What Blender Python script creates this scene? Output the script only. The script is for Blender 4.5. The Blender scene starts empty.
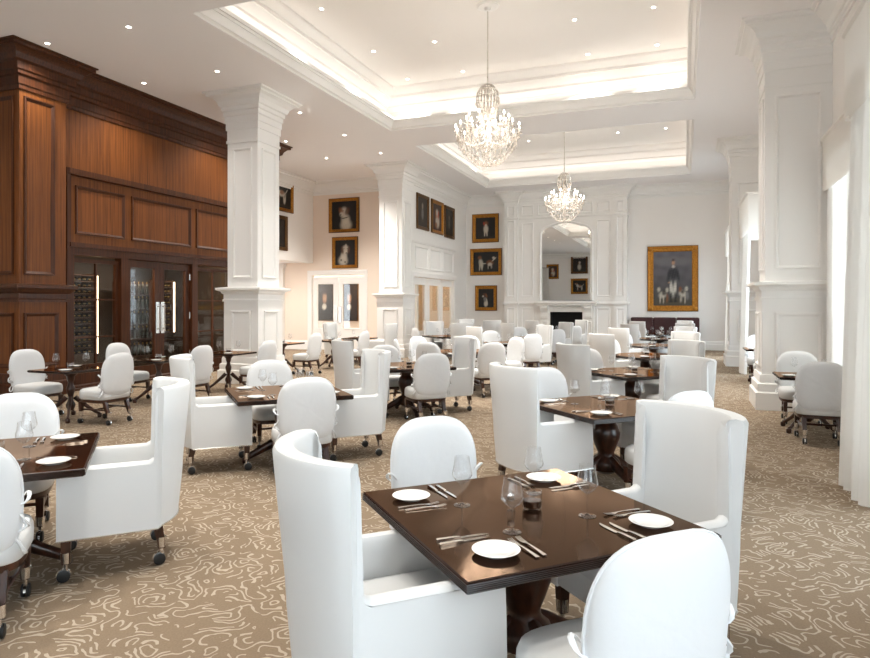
import bpy, math, random
from mathutils import Vector, Matrix
random.seed(7)
PI = math.pi
S = 1.0968            # room was measured with the eye at 1.55; true eye height is 1.70 m
C = bpy.context.scene.collection

# ------------------------------------------------------------------ materials
def srgb(r, g, b):
    f = lambda c: (c/255/12.92) if c/255 <= .04045 else ((c/255+.055)/1.055)**2.4
    return (f(r), f(g), f(b), 1)

def mat(name, col, rough=.5, metal=0., spec=.5, coat=0., bump=0., bscale=60., var=0., vscale=8.):
    m = bpy.data.materials.new(name); m.use_nodes = True
    nt = m.node_tree; p = nt.nodes['Principled BSDF']
    p.inputs['Base Color'].default_value = col
    p.inputs['Roughness'].default_value = rough
    p.inputs['Metallic'].default_value = metal
    p.inputs['Specular IOR Level'].default_value = spec
    p.inputs['Coat Weight'].default_value = coat
    p.inputs['Coat Roughness'].default_value = .05
    if bump or var:
        tc = nt.nodes.new('ShaderNodeTexCoord')
    if bump:
        n = nt.nodes.new('ShaderNodeTexNoise'); n.inputs['Scale'].default_value = bscale
        n.inputs['Detail'].default_value = 4
        b = nt.nodes.new('ShaderNodeBump'); b.inputs['Strength'].default_value = bump
        b.inputs['Distance'].default_value = .01
        nt.links.new(tc.outputs['Object'], n.inputs['Vector'])
        nt.links.new(n.outputs['Fac'], b.inputs['Height']); nt.links.new(b.outputs['Normal'], p.inputs['Normal'])
    if var:
        n = nt.nodes.new('ShaderNodeTexNoise'); n.inputs['Scale'].default_value = vscale
        r = nt.nodes.new('ShaderNodeMixRGB')
        r.inputs[1].default_value = [c*(1-var) for c in col[:3]]+[1]
        r.inputs[2].default_value = [min(1, c*(1+var)) for c in col[:3]]+[1]
        nt.links.new(tc.outputs['Object'], n.inputs['Vector'])
        nt.links.new(n.outputs['Fac'], r.inputs[0]); nt.links.new(r.outputs[0], p.inputs['Base Color'])
    return m

def wood(name, dark, light, rough=.35, scale=(14, 14, 1.0), coat=.2, spec=.5, varnish=None):
    m = mat(name, light, rough, coat=coat, spec=spec); nt = m.node_tree; p = nt.nodes['Principled BSDF']
    tc = nt.nodes.new('ShaderNodeTexCoord'); mp = nt.nodes.new('ShaderNodeMapping')
    mp.inputs['Scale'].default_value = scale
    n = nt.nodes.new('ShaderNodeTexNoise'); n.inputs['Scale'].default_value = 2.2
    n.inputs['Detail'].default_value = 8; n.inputs['Roughness'].default_value = .62
    n.inputs['Distortion'].default_value = .25
    cr = nt.nodes.new('ShaderNodeValToRGB')
    cr.color_ramp.elements[0].position = .33; cr.color_ramp.elements[0].color = dark
    cr.color_ramp.elements[1].position = .68; cr.color_ramp.elements[1].color = light
    L = nt.links.new
    L(tc.outputs['Object'], mp.inputs['Vector']); L(mp.outputs[0], n.inputs['Vector'])
    L(n.outputs['Fac'], cr.inputs['Fac']); L(cr.outputs['Color'], p.inputs['Base Color'])
    if varnish:                                      # stained, polished lacquer: its sheen takes the stain's colour
        g = nt.nodes.new('ShaderNodeBsdfGlossy'); g.inputs['Color'].default_value = varnish; g.inputs['Roughness'].default_value = rough
        f = nt.nodes.new('ShaderNodeLayerWeight'); f.inputs['Blend'].default_value = .5
        q = nt.nodes.new('ShaderNodeMath'); q.operation = 'POWER'; q.inputs[1].default_value = 5.
        a = nt.nodes.new('ShaderNodeMath'); a.operation = 'MULTIPLY_ADD'; a.inputs[1].default_value = 1.15; a.inputs[2].default_value = .018
        x = nt.nodes.new('ShaderNodeMixShader')
        L(f.outputs['Facing'], q.inputs[0]); L(q.outputs[0], a.inputs[0]); L(a.outputs[0], x.inputs[0])
        L(p.outputs[0], x.inputs[1]); L(g.outputs[0], x.inputs[2]); L(x.outputs[0], nt.nodes['Material Output'].inputs['Surface'])
    return m

def emit(name, col, strength):
    m = bpy.data.materials.new(name); m.use_nodes = True; nt = m.node_tree
    nt.nodes.remove(nt.nodes['Principled BSDF'])
    e = nt.nodes.new('ShaderNodeEmission'); e.inputs['Color'].default_value = col
    e.inputs['Strength'].default_value = strength
    nt.links.new(e.outputs[0], nt.nodes['Material Output'].inputs['Surface'])
    return m

def thin_glass(name, tint=(1, 1, 1, 1), refl=1.0, extra=0.0):
    m = bpy.data.materials.new(name); m.use_nodes = True; nt = m.node_tree
    nt.nodes.remove(nt.nodes['Principled BSDF'])
    t = nt.nodes.new('ShaderNodeBsdfTransparent'); t.inputs['Color'].default_value = tint
    g = nt.nodes.new('ShaderNodeBsdfGlossy'); g.inputs['Roughness'].default_value = .02
    g.inputs['Color'].default_value = (refl, refl, refl, 1)
    f = nt.nodes.new('ShaderNodeLayerWeight'); f.inputs['Blend'].default_value = .5      # 'Facing' is the same from both sides of a thin sheet
    q = nt.nodes.new('ShaderNodeMath'); q.operation = 'POWER'; q.inputs[1].default_value = 4.
    a = nt.nodes.new('ShaderNodeMath'); a.operation = 'MULTIPLY_ADD'; a.inputs[1].default_value = .85; a.inputs[2].default_value = .03+extra; a.use_clamp = True
    x = nt.nodes.new('ShaderNodeMixShader'); L = nt.links.new
    L(f.outputs['Facing'], q.inputs[0]); L(q.outputs[0], a.inputs[0]); L(a.outputs[0], x.inputs[0]); L(t.outputs[0], x.inputs[1]); L(g.outputs[0], x.inputs[2])
    L(x.outputs[0], nt.nodes['Material Output'].inputs['Surface'])
    return m

def scatter_crystal(name, body, part):
    m = thin_glass(name, (.92, .90, .88, 1), .9, .12); nt = m.node_tree; L = nt.links.new
    out = nt.nodes['Material Output']; old = out.inputs['Surface'].links[0].from_socket
    d = nt.nodes.new('ShaderNodeBsdfTranslucent'); d.inputs['Color'].default_value = body
    d2 = nt.nodes.new('ShaderNodeBsdfDiffuse'); d2.inputs['Color'].default_value = body
    a = nt.nodes.new('ShaderNodeMixShader'); L(d.outputs[0], a.inputs[1]); L(d2.outputs[0], a.inputs[2])
    x = nt.nodes.new('ShaderNodeMixShader'); x.inputs[0].default_value = part
    L(old, x.inputs[1]); L(a.outputs[0], x.inputs[2]); L(x.outputs[0], out.inputs['Surface'])
    return m

def cloth_sheer(name, col):
    m = bpy.data.materials.new(name); m.use_nodes = True; nt = m.node_tree
    nt.nodes.remove(nt.nodes['Principled BSDF'])
    d = nt.nodes.new('ShaderNodeBsdfDiffuse'); d.inputs['Color'].default_value = col
    t = nt.nodes.new('ShaderNodeBsdfTranslucent'); t.inputs['Color'].default_value = col
    x = nt.nodes.new('ShaderNodeMixShader'); x.inputs[0].default_value = .38; L = nt.links.new
    L(d.outputs[0], x.inputs[1]); L(t.outputs[0], x.inputs[2])
    L(x.outputs[0], nt.nodes['Material Output'].inputs['Surface'])
    return m

def carpet():
    m = mat('carpet_pile', srgb(150, 128, 104), .95, spec=.1); nt = m.node_tree; p = nt.nodes['Principled BSDF']; L = nt.links.new
    tc = nt.nodes.new('ShaderNodeTexCoord')
    def N(t, **k):
        n = nt.nodes.new(t)
        for a, b in k.items(): setattr(n, a, b)
        return n
    def M(op, a, b=None):
        n = N('ShaderNodeMath', operation=op)
        for i, v in enumerate((a, b)):
            if v is None: continue
            if isinstance(v, (int, float)): n.inputs[i].default_value = v
            else: L(v, n.inputs[i])
        return n.outputs[0]
    # meandering strokes of even width: level lines of a smooth noise, their distance measured by its slope
    w = N('ShaderNodeTexNoise'); w.inputs['Scale'].default_value = 10.0; w.inputs['Detail'].default_value = 1
    L(tc.outputs['Object'], w.inputs['Vector'])
    mx = N('ShaderNodeVectorMath', operation='SCALE'); mx.inputs['Scale'].default_value = .085
    L(w.outputs['Color'], mx.inputs[0])
    ad = N('ShaderNodeVectorMath', operation='ADD'); L(tc.outputs['Object'], ad.inputs[0]); L(mx.outputs[0], ad.inputs[1])
    def smooth_noise(off):
        o = N('ShaderNodeVectorMath', operation='ADD'); o.inputs[1].default_value = off; L(ad.outputs[0], o.inputs[0])
        c = N('ShaderNodeTexNoise', noise_dimensions='2D'); c.inputs['Scale'].default_value = 6.2; c.inputs['Detail'].default_value = 0
        L(o.outputs[0], c.inputs['Vector']); return c.outputs['Fac']
    e = .004
    n0, nx, ny = smooth_noise((0, 0, 0)), smooth_noise((e, 0, 0)), smooth_noise((0, e, 0))
    gx = M('DIVIDE', M('SUBTRACT', nx, n0), e); gy = M('DIVIDE', M('SUBTRACT', ny, n0), e)
    g = M('SQRT', M('ADD', M('MULTIPLY', gx, gx), M('MULTIPLY', gy, gy)))
    K = 5.6
    t = M('ABSOLUTE', M('SUBTRACT', M('FRACT', M('MULTIPLY', n0, K)), .5))
    d = M('DIVIDE', t, M('MULTIPLY', M('MAXIMUM', g, .35), K))
    k = N('ShaderNodeTexNoise', noise_dimensions='2D'); k.inputs['Scale'].default_value = 8.5; k.inputs['Detail'].default_value = 0
    L(tc.outputs['Object'], k.inputs['Vector'])
    ln = M('MULTIPLY', M('LESS_THAN', d, .0062), M('GREATER_THAN', k.outputs['Fac'], .40))
    # pile noise
    pn = N('ShaderNodeTexNoise'); pn.inputs['Scale'].default_value = 95.; pn.inputs['Detail'].default_value = 4
    L(tc.outputs['Object'], pn.inputs['Vector'])
    b = N('ShaderNodeMixRGB'); b.inputs[1].default_value = srgb(114, 99, 83); b.inputs[2].default_value = srgb(145, 127, 107)
    L(pn.outputs['Fac'], b.inputs[0])
    q = N('ShaderNodeMixRGB'); q.inputs[2].default_value = srgb(200, 189, 172)
    L(M('MULTIPLY', ln, .52), q.inputs[0]); L(b.outputs[0], q.inputs[1]); L(q.outputs[0], p.inputs['Base Color'])
    bp = N('ShaderNodeBump'); bp.inputs['Strength'].default_value = .35; bp.inputs['Distance'].default_value = .006
    L(M('ADD', pn.outputs['Fac'], ln), bp.inputs['Height']); L(bp.outputs[0], p.inputs['Normal'])
    return m

def painted(name):
    m = mat(name, (1, 1, 1, 1), .55); nt = m.node_tree
    a = nt.nodes.new('ShaderNodeVertexColor'); a.layer_name = 'paint'
    nt.links.new(a.outputs['Color'], nt.nodes['Principled BSDF'].inputs['Base Color'])
    return m

M_ = dict(
    trim=mat('white_trim_paint', srgb(239, 238, 236), .45),
    wall=mat('warm_white_wall', srgb(241, 238, 235), .75, bump=.05, bscale=90),
    beige=mat('beige_wall', srgb(238, 224, 211), .8),
    ceil=mat('ceiling_paint', srgb(245, 243, 244), .85),
    cove=mat('tray_ceiling_paint', srgb(243, 240, 237), .85),
    carpet=carpet(),
    panel=wood('mahogany_panel', srgb(82, 44, 18), srgb(130, 76, 34), .48, (16, 16, .35), coat=0, spec=.25),
    panel_dark=wood('mahogany_moulding', srgb(52, 27, 13), srgb(88, 48, 24), .42, (16, 16, .35), coat=0, spec=.3),
    table=wood('polished_table_veneer', srgb(22, 13, 10), srgb(40, 24, 17), .08, scale=(2.2, 26, 9), coat=0, spec=0, varnish=(.86, .60, .43, 1)),
    tedge=wood('dark_table_edge', srgb(30, 17, 13), srgb(52, 30, 22), .22, scale=(3, 3, 20), coat=.3),
    leg=wood('dark_wood_leg', srgb(38, 19, 12), srgb(74, 38, 22), .28, scale=(10, 10, 2)),
    fabric=mat('white_upholstery', srgb(222, 223, 223), .7, spec=.25, bump=.05, bscale=300),
    cover=mat('white_slipcover', srgb(225, 227, 229), .75, spec=.2, bump=.10, bscale=26),
    seatf=mat('pale_seat_fabric', srgb(212, 213, 213), .6, spec=.3, bump=.05, bscale=240),
    chrome=mat('chrome', (.75, .75, .76, 1), .15, 1.),
    nickel=mat('brushed_nickel', (.7, .68, .64, 1), .25, 1.),
    silver=mat('cutlery_steel', (.78, .76, .73, 1), .16, 1.),
    black=mat('black_rubber', (.012, .012, .012, 1), .5),
    china=mat('white_china', srgb(246, 246, 244), .12, coat=.5),
    glass=thin_glass('clear_glass', (.98, .982, .984, 1), 1., .015),
    pane=thin_glass('window_glass', (.93, .95, .95, 1), 1., .02),
    darkpane=thin_glass('cellar_glass', (.86, .87, .87, 1), .7, .01),
    mirror=mat('mirror_silver', (.88, .89, .88, 1), .01, 1.),
    gold=mat('gilt_frame', srgb(168, 114, 46), .36, .85, var=.6, vscale=16, bump=.4, bscale=45),
    bronze=mat('dark_bronze_frame', srgb(96, 66, 34), .42, .5, var=.3, vscale=30, bump=.4, bscale=45),
    canvas=painted('oil_paint'),
    curtain=cloth_sheer('white_drapery', srgb(246, 244, 241)),
    marble=mat('white_marble', srgb(240, 238, 234), .25, var=.04, vscale=4),
    soot=mat('black_firebox', srgb(34, 33, 34), .8, var=.3, vscale=12),
    log=mat('charred_log', srgb(52, 40, 32), .9, bump=.8, bscale=20),
    burgundy=mat('burgundy_leather', srgb(58, 22, 24), .4),
    bottle=mat('dark_bottle_glass', srgb(26, 26, 20), .12, coat=.5),
    foil=mat('gold_foil_cap', srgb(196, 158, 88), .35, .6),
    rackw=mat('rack_wood', srgb(60, 36, 22), .5),
    cellar=mat('cellar_dark_wall', srgb(46, 34, 27), .7),
    led=emit('warm_led_strip', (1, .74, .46, 1), 3.5),
    lamp=emit('downlight_lens', (1, .93, .82, 1), 12.),
    bulb=emit('candle_bulb', (1, .92, .78, 1), 9.),
    wax=mat('candle_sleeve', srgb(246, 240, 228), .5),
    crystal=scatter_crystal('cut_crystal', (.66, .62, .57, 1), .22),
    wallpaper=mat('gold_damask_wallpaper', srgb(206, 172, 110), .7, var=.35, vscale=3.2),
    asphalt=mat('terrace_stone', srgb(170, 168, 160), .9),
    wine=mat('amber_candle_liquid', srgb(52, 32, 22), .2),
)
# polished top: two-axis grain is enough; candle glass darker inside

# ------------------------------------------------------------------ mesh builder (all numbers in measured units, scaled by S here)
class MB:
    def __init__(s): s.v = []; s.f = []; s.m = []; s.cols = None
    def add(s, vs, fs, mi=0):
        o = len(s.v); s.v += [tuple(v) for v in vs]
        s.f += [tuple(i+o for i in f) for f in fs]; s.m += [mi]*len(fs)
    def box(s, x0, x1, y0, y1, z0, z1, mi=0):
        s.add([(x0,y0,z0),(x1,y0,z0),(x1,y1,z0),(x0,y1,z0),(x0,y0,z1),(x1,y0,z1),(x1,y1,z1),(x0,y1,z1)],
              [(0,3,2,1),(4,5,6,7),(0,1,5,4),(1,2,6,5),(2,3,7,6),(3,0,4,7)], mi)
    def bbox(s, x0, x1, y0, y1, z0, z1, b=.01, mi=0):           # box with chamfered edges
        X=(x0,x0+b,x1-b,x1); Y=(y0,y0+b,y1-b,y1)
        rings=[]
        for z,i in ((z0,b),(z0+b,0),(z1-b,0),(z1,b)):
            a0,a1,c0,c1=x0+i,x1-i,y0+i,y1-i; k=b
            rings.append([(a0+k,c0,z),(a1-k,c0,z),(a1,c0+k,z),(a1,c1-k,z),(a1-k,c1,z),(a0+k,c1,z),(a0,c1-k,z),(a0,c0+k,z)])
        s.loft(rings, True, True, mi)
    def loft(s, rings, capa=False, capb=False, mi=0, close=True):
        n=len(rings[0]); vs=[p for r in rings for p in r]; fs=[]
        for i in range(len(rings)-1):
            for j in range(n if close else n-1):
                k=(j+1)%n
                fs.append((i*n+j,i*n+k,(i+1)*n+k,(i+1)*n+j))
        if capa: fs.append(tuple(reversed(range(n))))
        if capb: fs.append(tuple((len(rings)-1)*n+j for j in range(n)))
        s.add(vs, fs, mi)
    def lathe(s, prof, n=20, c=(0,0,0), mi=0, capa=True, capb=True):
        s.loft([[(c[0]+r*math.cos(2*PI*j/n), c[1]+r*math.sin(2*PI*j/n), c[2]+z) for j in range(n)] for r,z in prof], capa, capb, mi)
    def tube(s, pts, rad, n=8, mi=0, flat=1.):
        pts=[Vector(p) for p in pts]; rings=[]
        up=Vector((0,0,1))
        for i,p in enumerate(pts):
            t=(pts[min(i+1,len(pts)-1)]-pts[max(i-1,0)]).normalized()
            a=t.cross(up)
            if a.length<.05: a=t.cross(Vector((0,1,0)))
            a.normalize(); b=a.cross(t).normalized()
            r=rad[i] if isinstance(rad,(list,tuple)) else rad
            rings.append([tuple(p+a*math.cos(2*PI*j/n)*r+b*math.sin(2*PI*j/n)*r*flat) for j in range(n)])
        s.loft(rings, True, True, mi)
    def sweep(s, path, prof, z0=0., closed=False, mi=0, side=1):
        # path: plan polyline; prof: (offset to the side, height); side=1 offsets to the left of travel
        n=len(path); rings=[]
        P=[Vector((p[0],p[1])) for p in path]
        def nrm(a,b):
            d=(b-a).normalized(); return Vector((-d.y,d.x))*side
        for i in range(n):
            if closed or 0<i<n-1:
                n1=nrm(P[i-1],P[i]); n2=nrm(P[i],P[(i+1)%n]); m=(n1+n2)
                m=m/max(1e-6,m.dot(n1)) if m.length>1e-6 else n1
            else: m=nrm(P[0],P[1]) if i==0 else nrm(P[-2],P[-1])
            rings.append([(P[i].x+m.x*o, P[i].y+m.y*o, z0+z) for o,z in prof])
        if closed: rings.append(rings[0])
        s.loft(rings, mi=mi, close=False)
        if not closed:
            k=len(prof)
            s.add(rings[0],[tuple(range(k))],mi); s.add(rings[-1],[tuple(range(k))],mi)
    def frame(s, o, U, V, N, w, h, prof, mi=0):
        # rectangular moulding on a plane; o = lower-left corner, prof: (inset, lift)
        o,U,V,N=map(Vector,(o,U,V,N)); rings=[]
        for sx,sy in ((0,0),(1,0),(1,1),(0,1),(0,0)):
            rings.append([tuple(o+U*(sx*w+(1-2*sx)*i)+V*(sy*h+(1-2*sy)*i)+N*l) for i,l in prof])
        s.loft(rings, mi=mi, close=False)
    def build(s, name, mats, parent=None, smooth=False, loc=None):
        me=bpy.data.meshes.new(name)
        me.from_pydata([(x*S,y*S,z*S) for x,y,z in s.v],[],s.f)
        if not isinstance(mats,(list,tuple)): mats=[mats]
        for m in mats: me.materials.append(m)
        me.polygons.foreach_set('material_index', s.m)
        import bmesh
        bm=bmesh.new(); bm.from_mesh(me)
        bmesh.ops.remove_doubles(bm, verts=bm.verts, dist=1e-5)
        bmesh.ops.recalc_face_normals(bm, faces=bm.faces)
        bm.to_mesh(me); bm.free()
        if smooth:
            me.polygons.foreach_set('use_smooth',[True]*len(me.polygons))
            me.set_sharp_from_angle(angle=math.radians(smooth if smooth is not True else 38))
        ob=bpy.data.objects.new(name,me); C.objects.link(ob)
        if parent: ob.parent=parent
        if loc: ob.location=[c*S for c in loc]
        return ob

def tag(o, label, cat, group=None):
    o['label']=label; o['category']=cat
    if group: o['group']=group
    return o
def struct(o): o['kind']='structure'; return o
def thing(name, label, cat, loc=(0,0,0), rz=0, group=None):
    o=bpy.data.objects.new(name,None); C.objects.link(o); o.empty_display_size=.1
    o.location=[c*S for c in loc]; o.rotation_euler=(0,0,rz)
    return tag(o,label,cat,group)
def dup(root, loc, rz, label, group=None):
    r=root.copy(); C.objects.link(r); r.location=[c*S for c in loc]; r.rotation_euler=(0,0,rz)
    r['label']=label
    if group: r['group']=group
    for ch in root.children:
        c=ch.copy(); C.objects.link(c); c.parent=r
        for g in ch.children:
            d=g.copy(); C.objects.link(d); d.parent=c
    return r
ORD=['nearest','second','third','fourth','fifth','sixth','seventh','eighth','ninth','tenth','eleventh','twelfth','thirteenth','fourteenth']
NUM=['first','second','third','fourth','fifth','sixth','seventh','eighth','ninth','tenth','eleventh','twelfth','thirteenth','fourteenth']
def area(name, loc, rot, sx, sy, power, col, spread=None):
    l=bpy.data.lights.new(name,'AREA'); l.shape='RECTANGLE'; l.size=sx*S; l.size_y=sy*S; l.energy=power; l.color=col
    if spread: l.spread=spread
    o=bpy.data.objects.new(name,l); C.objects.link(o); o.location=[c*S for c in loc]; o.rotation_euler=rot
    return o
CP=.45; DP=25.; RP=3.; CHP=38.; EXPO=1.68

# ------------------------------------------------------------------ room shell
CZ=5.75; YB=24.0; YR=-6.0; XW=2.0; XL=-13.2
b=MB(); b.box(-15,2.3,-6.3,24.3,-.1,0); struct(b.build('floor',M_['carpet']))
b=MB(); b.box(2.3,14,-8,26,-.15,-.05); struct(b.build('terrace_ground',M_['asphalt']))
# ceiling with three tray openings; the unseen rear one is added for fill light
TR=[(-6.6,.22,-.75,6.0),(-6.6,.22,7.4,14.15),(-6.6,.22,15.7,22.2)]
b=MB()
b.box(-15,TR[0][0],-6.3,24.3,CZ,CZ+.12); b.box(.22,2.3,-6.3,24.3,CZ,CZ+.12)
ys=[-6.3]+[y for t in TR for y in t[2:]]+[24.3]
for i in range(0,8,2): b.box(TR[0][0],.22,ys[i],ys[i+1],CZ,CZ+.12)
struct(b.build('ceiling',M_['ceil']))
lip=[(.004,-.002),(.004,.03),(.03,.05),(.05,.05),(.06,.10),(.10,.17),(.12,.17),(.13,.21),(.16,.21),(.16,.27),(-.02,.27)]
cro=[(-.32,.27),(-.32,.50),(-.29,.50),(-.29,.54),(-.25,.56),(-.20,.62),(-.17,.62),(-.17,.67),(-.10,.72),(-.04,.80),(.0,.80),(.0,.86),(.06,.90),(.12,.98),(.12,1.04)]
for k,(x0,x1,y0,y1) in enumerate(TR):
    path=[(x0,y0),(x1,y0),(x1,y1),(x0,y1)]
    b=MB(); b.sweep(path,lip,CZ,True); struct(b.build('trim_%d'%(k+1),M_['trim'],smooth=25))
    b=MB(); b.sweep(path,[(.0,.27),(-.32,.27)],CZ,True); b.sweep(path,cro,CZ,True)
    b.box(x0-.35,x1+.35,y0-.35,y1+.35,CZ+1.03,CZ+1.1)
    struct(b.build('ceiling_tray_%d'%(k+1),M_['cove'],smooth=25))

crown=[(0,-.42),(.03,-.42),(.03,-.37),(.05,-.35),(.05,-.30),(.08,-.28),(.11,-.20),(.18,-.12),(.25,-.08),(.28,-.08),(.28,-.04),(.33,-.02),(.33,0),(0,0)]
base=[(0,0),(.05,0),(.05,.20),(.035,.23),(.035,.27),(.015,.31),(0,.31)]

def wall_x(name, x0, x1, y0, y1, z0, z1, openings, m, mats=None):
    # wall slab thin in x, openings (ya,yb,za,zb) sorted by ya
    b=MB(); y=y0
    for ya,yb,za,zb in openings:
        if ya>y: b.box(x0,x1,y,ya,z0,z1)
        if za>z0: b.box(x0,x1,ya,yb,z0,za)
        if zb<z1: b.box(x0,x1,ya,yb,zb,z1)
        y=yb
    if y<y1: b.box(x0,x1,y,y1,z0,z1)
    return struct(b.build(name,m))
def wall_y(name, y0, y1, x0, x1, z0, z1, openings, m):
    b=MB(); x=x0
    for xa,xb,za,zb in openings:
        if xa>x: b.box(x,xa,y0,y1,z0,z1)
        if za>z0: b.box(xa,xb,y0,y1,z0,za)
        if zb<z1: b.box(xa,xb,y0,y1,zb,z1)
        x=xb
    if x<x1: b.box(x,x1,y0,y1,z0,z1)
    return struct(b.build(name,m))

WIN=[(-4.6,-2.4),(-.9,1.6),(3.7,6.35),(8.3,10.4),(12.3,16.5),(19.4,22.1)]
WZ0,WZ1=.35,3.55
wall_x('wall_right',XW,XW+.2,YR-.2,YB+.2,0,CZ,[(a,c,WZ0,WZ1) for a,c in WIN],M_['wall'])
wall_y('wall_back',YB,YB+.2,-8.1,XW,0,CZ,[],M_['wall'])
ADDED_WIN=[(-5.4,-2.8),(-1.7,.9)]  # invented windows behind the camera, added to help light the room
wall_y('wall_rear',YR-.2,YR,XL-.2,XW,0,CZ,[(a,c,WZ0,WZ1) for a,c in ADDED_WIN],M_['wall'])
wall_x('wall_left',XL-.2,XL,YR,7.35,0,CZ,[],M_['wall'])
# windows: white frame, mullions, pane each
for k,(a,c) in enumerate(WIN):
    b=MB()
    b.frame((XW+.02,a,WZ0),(0,1,0),(0,0,1),(-1,0,0),c-a,WZ1-WZ0,[(0,-.15),(0,.06),(-.0,.09),(.07,.09),(.09,.05),(.09,-.05)])
    n=max(2,round((c-a)/1.05))
    for i in range(1,n):
        y=a+(c-a)*i/n; b.box(XW+.03,XW+.09,y-.03,y+.03,WZ0,WZ1)
    for z in (1.25,2.75): b.box(XW+.04,XW+.08,a,c,z-.025,z+.025)
    b.box(XW-.10,XW+.1,a-.06,c+.06,WZ0-.06,WZ0)
    w=struct(b.build('window_%d'%(k+1),M_['trim']))
    b=MB(); b.box(XW+.055,XW+.065,a+.08,c-.08,WZ0+.08,WZ1-.08); b.build('pane',M_['pane'],w)

for k,(a,c) in enumerate(ADDED_WIN):  # frames and panes of the invented rear pair
    b=MB()
    b.frame((a,YR-.02,WZ0),(1,0,0),(0,0,1),(0,1,0),c-a,WZ1-WZ0,[(0,-.15),(0,.06),(0,.09),(.07,.09),(.09,.05),(.09,-.05)])
    for i in (1,):
        x=(a+c)/2; b.box(x-.03,x+.03,YR-.09,YR-.03,WZ0,WZ1)
    for z in (1.25,2.75): b.box(a,c,YR-.08,YR-.04,z-.025,z+.025)
    w=struct(b.build('window_%d'%(k+9),M_['trim']))
    b=MB(); b.box(a+.08,c-.08,YR-.065,YR-.055,WZ0+.08,WZ1-.08); b.build('pane',M_['pane'],w)

# the block at the far end: facing wall with glazed doors, side wall with three panes, lobby behind
wall_y('wall_alcove_end',19.35,19.5,-15,-8.1,0,CZ,[(-12.05,-10.05,0,2.58)],M_['beige'])
wall_x('wall_block_side',-8.1,-7.95,18.1,24.2,0,CZ,[(18.72,22.55,0,2.46)],M_['trim'])
wall_x('wall_lobby_partition',-9.95,-9.8,19.5,24.2,0,3.2,[],M_['wallpaper'])
wall_y('wall_lobby_back',21.6,21.75,-15,-9.95,0,3.2,[],M_['beige'])
b=MB(); b.box(-15,-8.1,19.5,24.2,3.2,3.3); struct(b.build('ceiling_lobby',M_['ceil']))
b=MB(); b.box(-9.8,-8.1,23.95,24.2,0,3.2); struct(b.build('wall_lobby_end',M_['beige']))
# alcove bulkhead (upper left wall over a passage)
wall_x('wall_alcove_upper',-12.2,-12.0,14.3,19.35,3.0,CZ,[],M_['wall'])
wall_x('wall_passage',-14.0,-13.8,14.3,19.35,0,3.0,[],M_['wall'])
b=MB(); b.box(-14.,-12.2,14.3,19.35,3.02,3.12); struct(b.build('ceiling_passage',M_['ceil']))
b=MB(); b.box(-13.35,-13.15,19.22,19.35,0,3.0); b.box(-13.4,-13.1,19.20,19.35,2.86,3.0); struct(b.build('trim_4',M_['trim']))

# crowns, baseboards
b=MB()
b.sweep([(XW,YR),(XW,YB),(-1.86,YB)],crown,CZ)
b.sweep([(-6.27,YB),(-7.95,YB),(-7.95,18.25)],crown,CZ)
b.sweep([(-7.95,19.35),(-12.0,19.35),(-12.0,14.7)],crown,CZ)
b.sweep([(XL,7.3),(XL,YR),(XW,YR)],crown,CZ)
struct(b.build('trim_5',M_['trim'],smooth=20))
b=MB()
b.sweep([(XW,YR),(XW,YB),(-1.86,YB)],base,0)
b.sweep([(-6.27,YB),(-7.95,YB),(-7.95,22.65)],base,0)
b.sweep([(-8.5,19.35),(-9.9,19.35)],base,0); b.sweep([(-12.2,19.35),(-13.8,19.35),(-13.8,14.4)],base,0)
b.sweep([(XL,7.3),(XL,YR),(XW,YR)],base,0)
struct(b.build('baseboard_room',M_['trim'],smooth=20))

# ------------------------------------------------------------------ columns
fp=[(0,0),(0,.02),(.012,.028),(.03,.028),(.045,.012),(.055,0)]
def column(x0,x1,y0,y1,faces):
    b=MB()
    sq=lambda g:[(x0-g,y0-g),(x0-g,y1+g),(x1+g,y1+g),(x1+g,y0-g)]
    b.box(x0,x1,y0,y1,1.7,CZ)
    b.box(x0-.05,x1+.05,y0-.05,y1+.05,0,1.72)
    cap=[(0,-.98),(.02,-.98),(.02,-.93),(.006,-.925),(.006,-.72),(.025,-.72),(.025,-.58),(.04,-.58),(.04,-.46),(.06,-.44),(.06,-.36),(.085,-.34),(.085,-.27),(.12,-.25),(.15,-.17),(.21,-.11),(.27,-.085),(.29,-.085),(.29,-.05),(.34,-.03),(.34,0)]
    b.sweep(sq(0),cap,CZ,True)
    rail=[(.0,1.62),(.07,1.62),(.07,1.66),(.055,1.67),(.055,1.76),(.08,1.78),(.10,1.82),(.15,1.84),(.17,1.85),(.17,1.89),(.0,1.91)]
    b.sweep(sq(0),rail,0,True)
    bs=[(.05,.52),(.07,.52),(.08,.48),(.08,.40),(.11,.38),(.11,.27),(.14,.25),(.14,0)]
    b.sweep(sq(0),bs,0,True)
    for U,o,w,N in faces:
        i=.13
        def fr(za,zb,lift):
            oo=Vector(o)+Vector(U)*(i-.0)+Vector(N)*lift; oo.z=za
            b.frame(oo,U,(0,0,1),N,w-2*i,zb-za,fp)
        fr(2.08,4.66,0.0); fr(.62,1.44,.05)
    return struct(b.build('column',M_['trim'],smooth=20))
def colfaces(x0,x1,y0,y1,which):
    d=dict(S=((1,0,0),(x0,y0,0),x1-x0,(0,-1,0)),E=((0,1,0),(x1,y0,0),y1-y0,(1,0,0)),W=((0,1,0),(x0,y0,0),y1-y0,(-1,0,0)))
    return [d[c] for c in which]
for x0,x1,y0,y1,wh in [(-8.52,-7.8,10.55,11.27,'SE'),(-8.55,-7.8,17.5,18.25,'SE'),(1.13,2.0,10.75,11.5,'SW'),(1.13,2.0,18.0,18.75,'SW')]:
    column(x0,x1,y0,y1,colfaces(x0,x1,y0,y1,wh))

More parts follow.
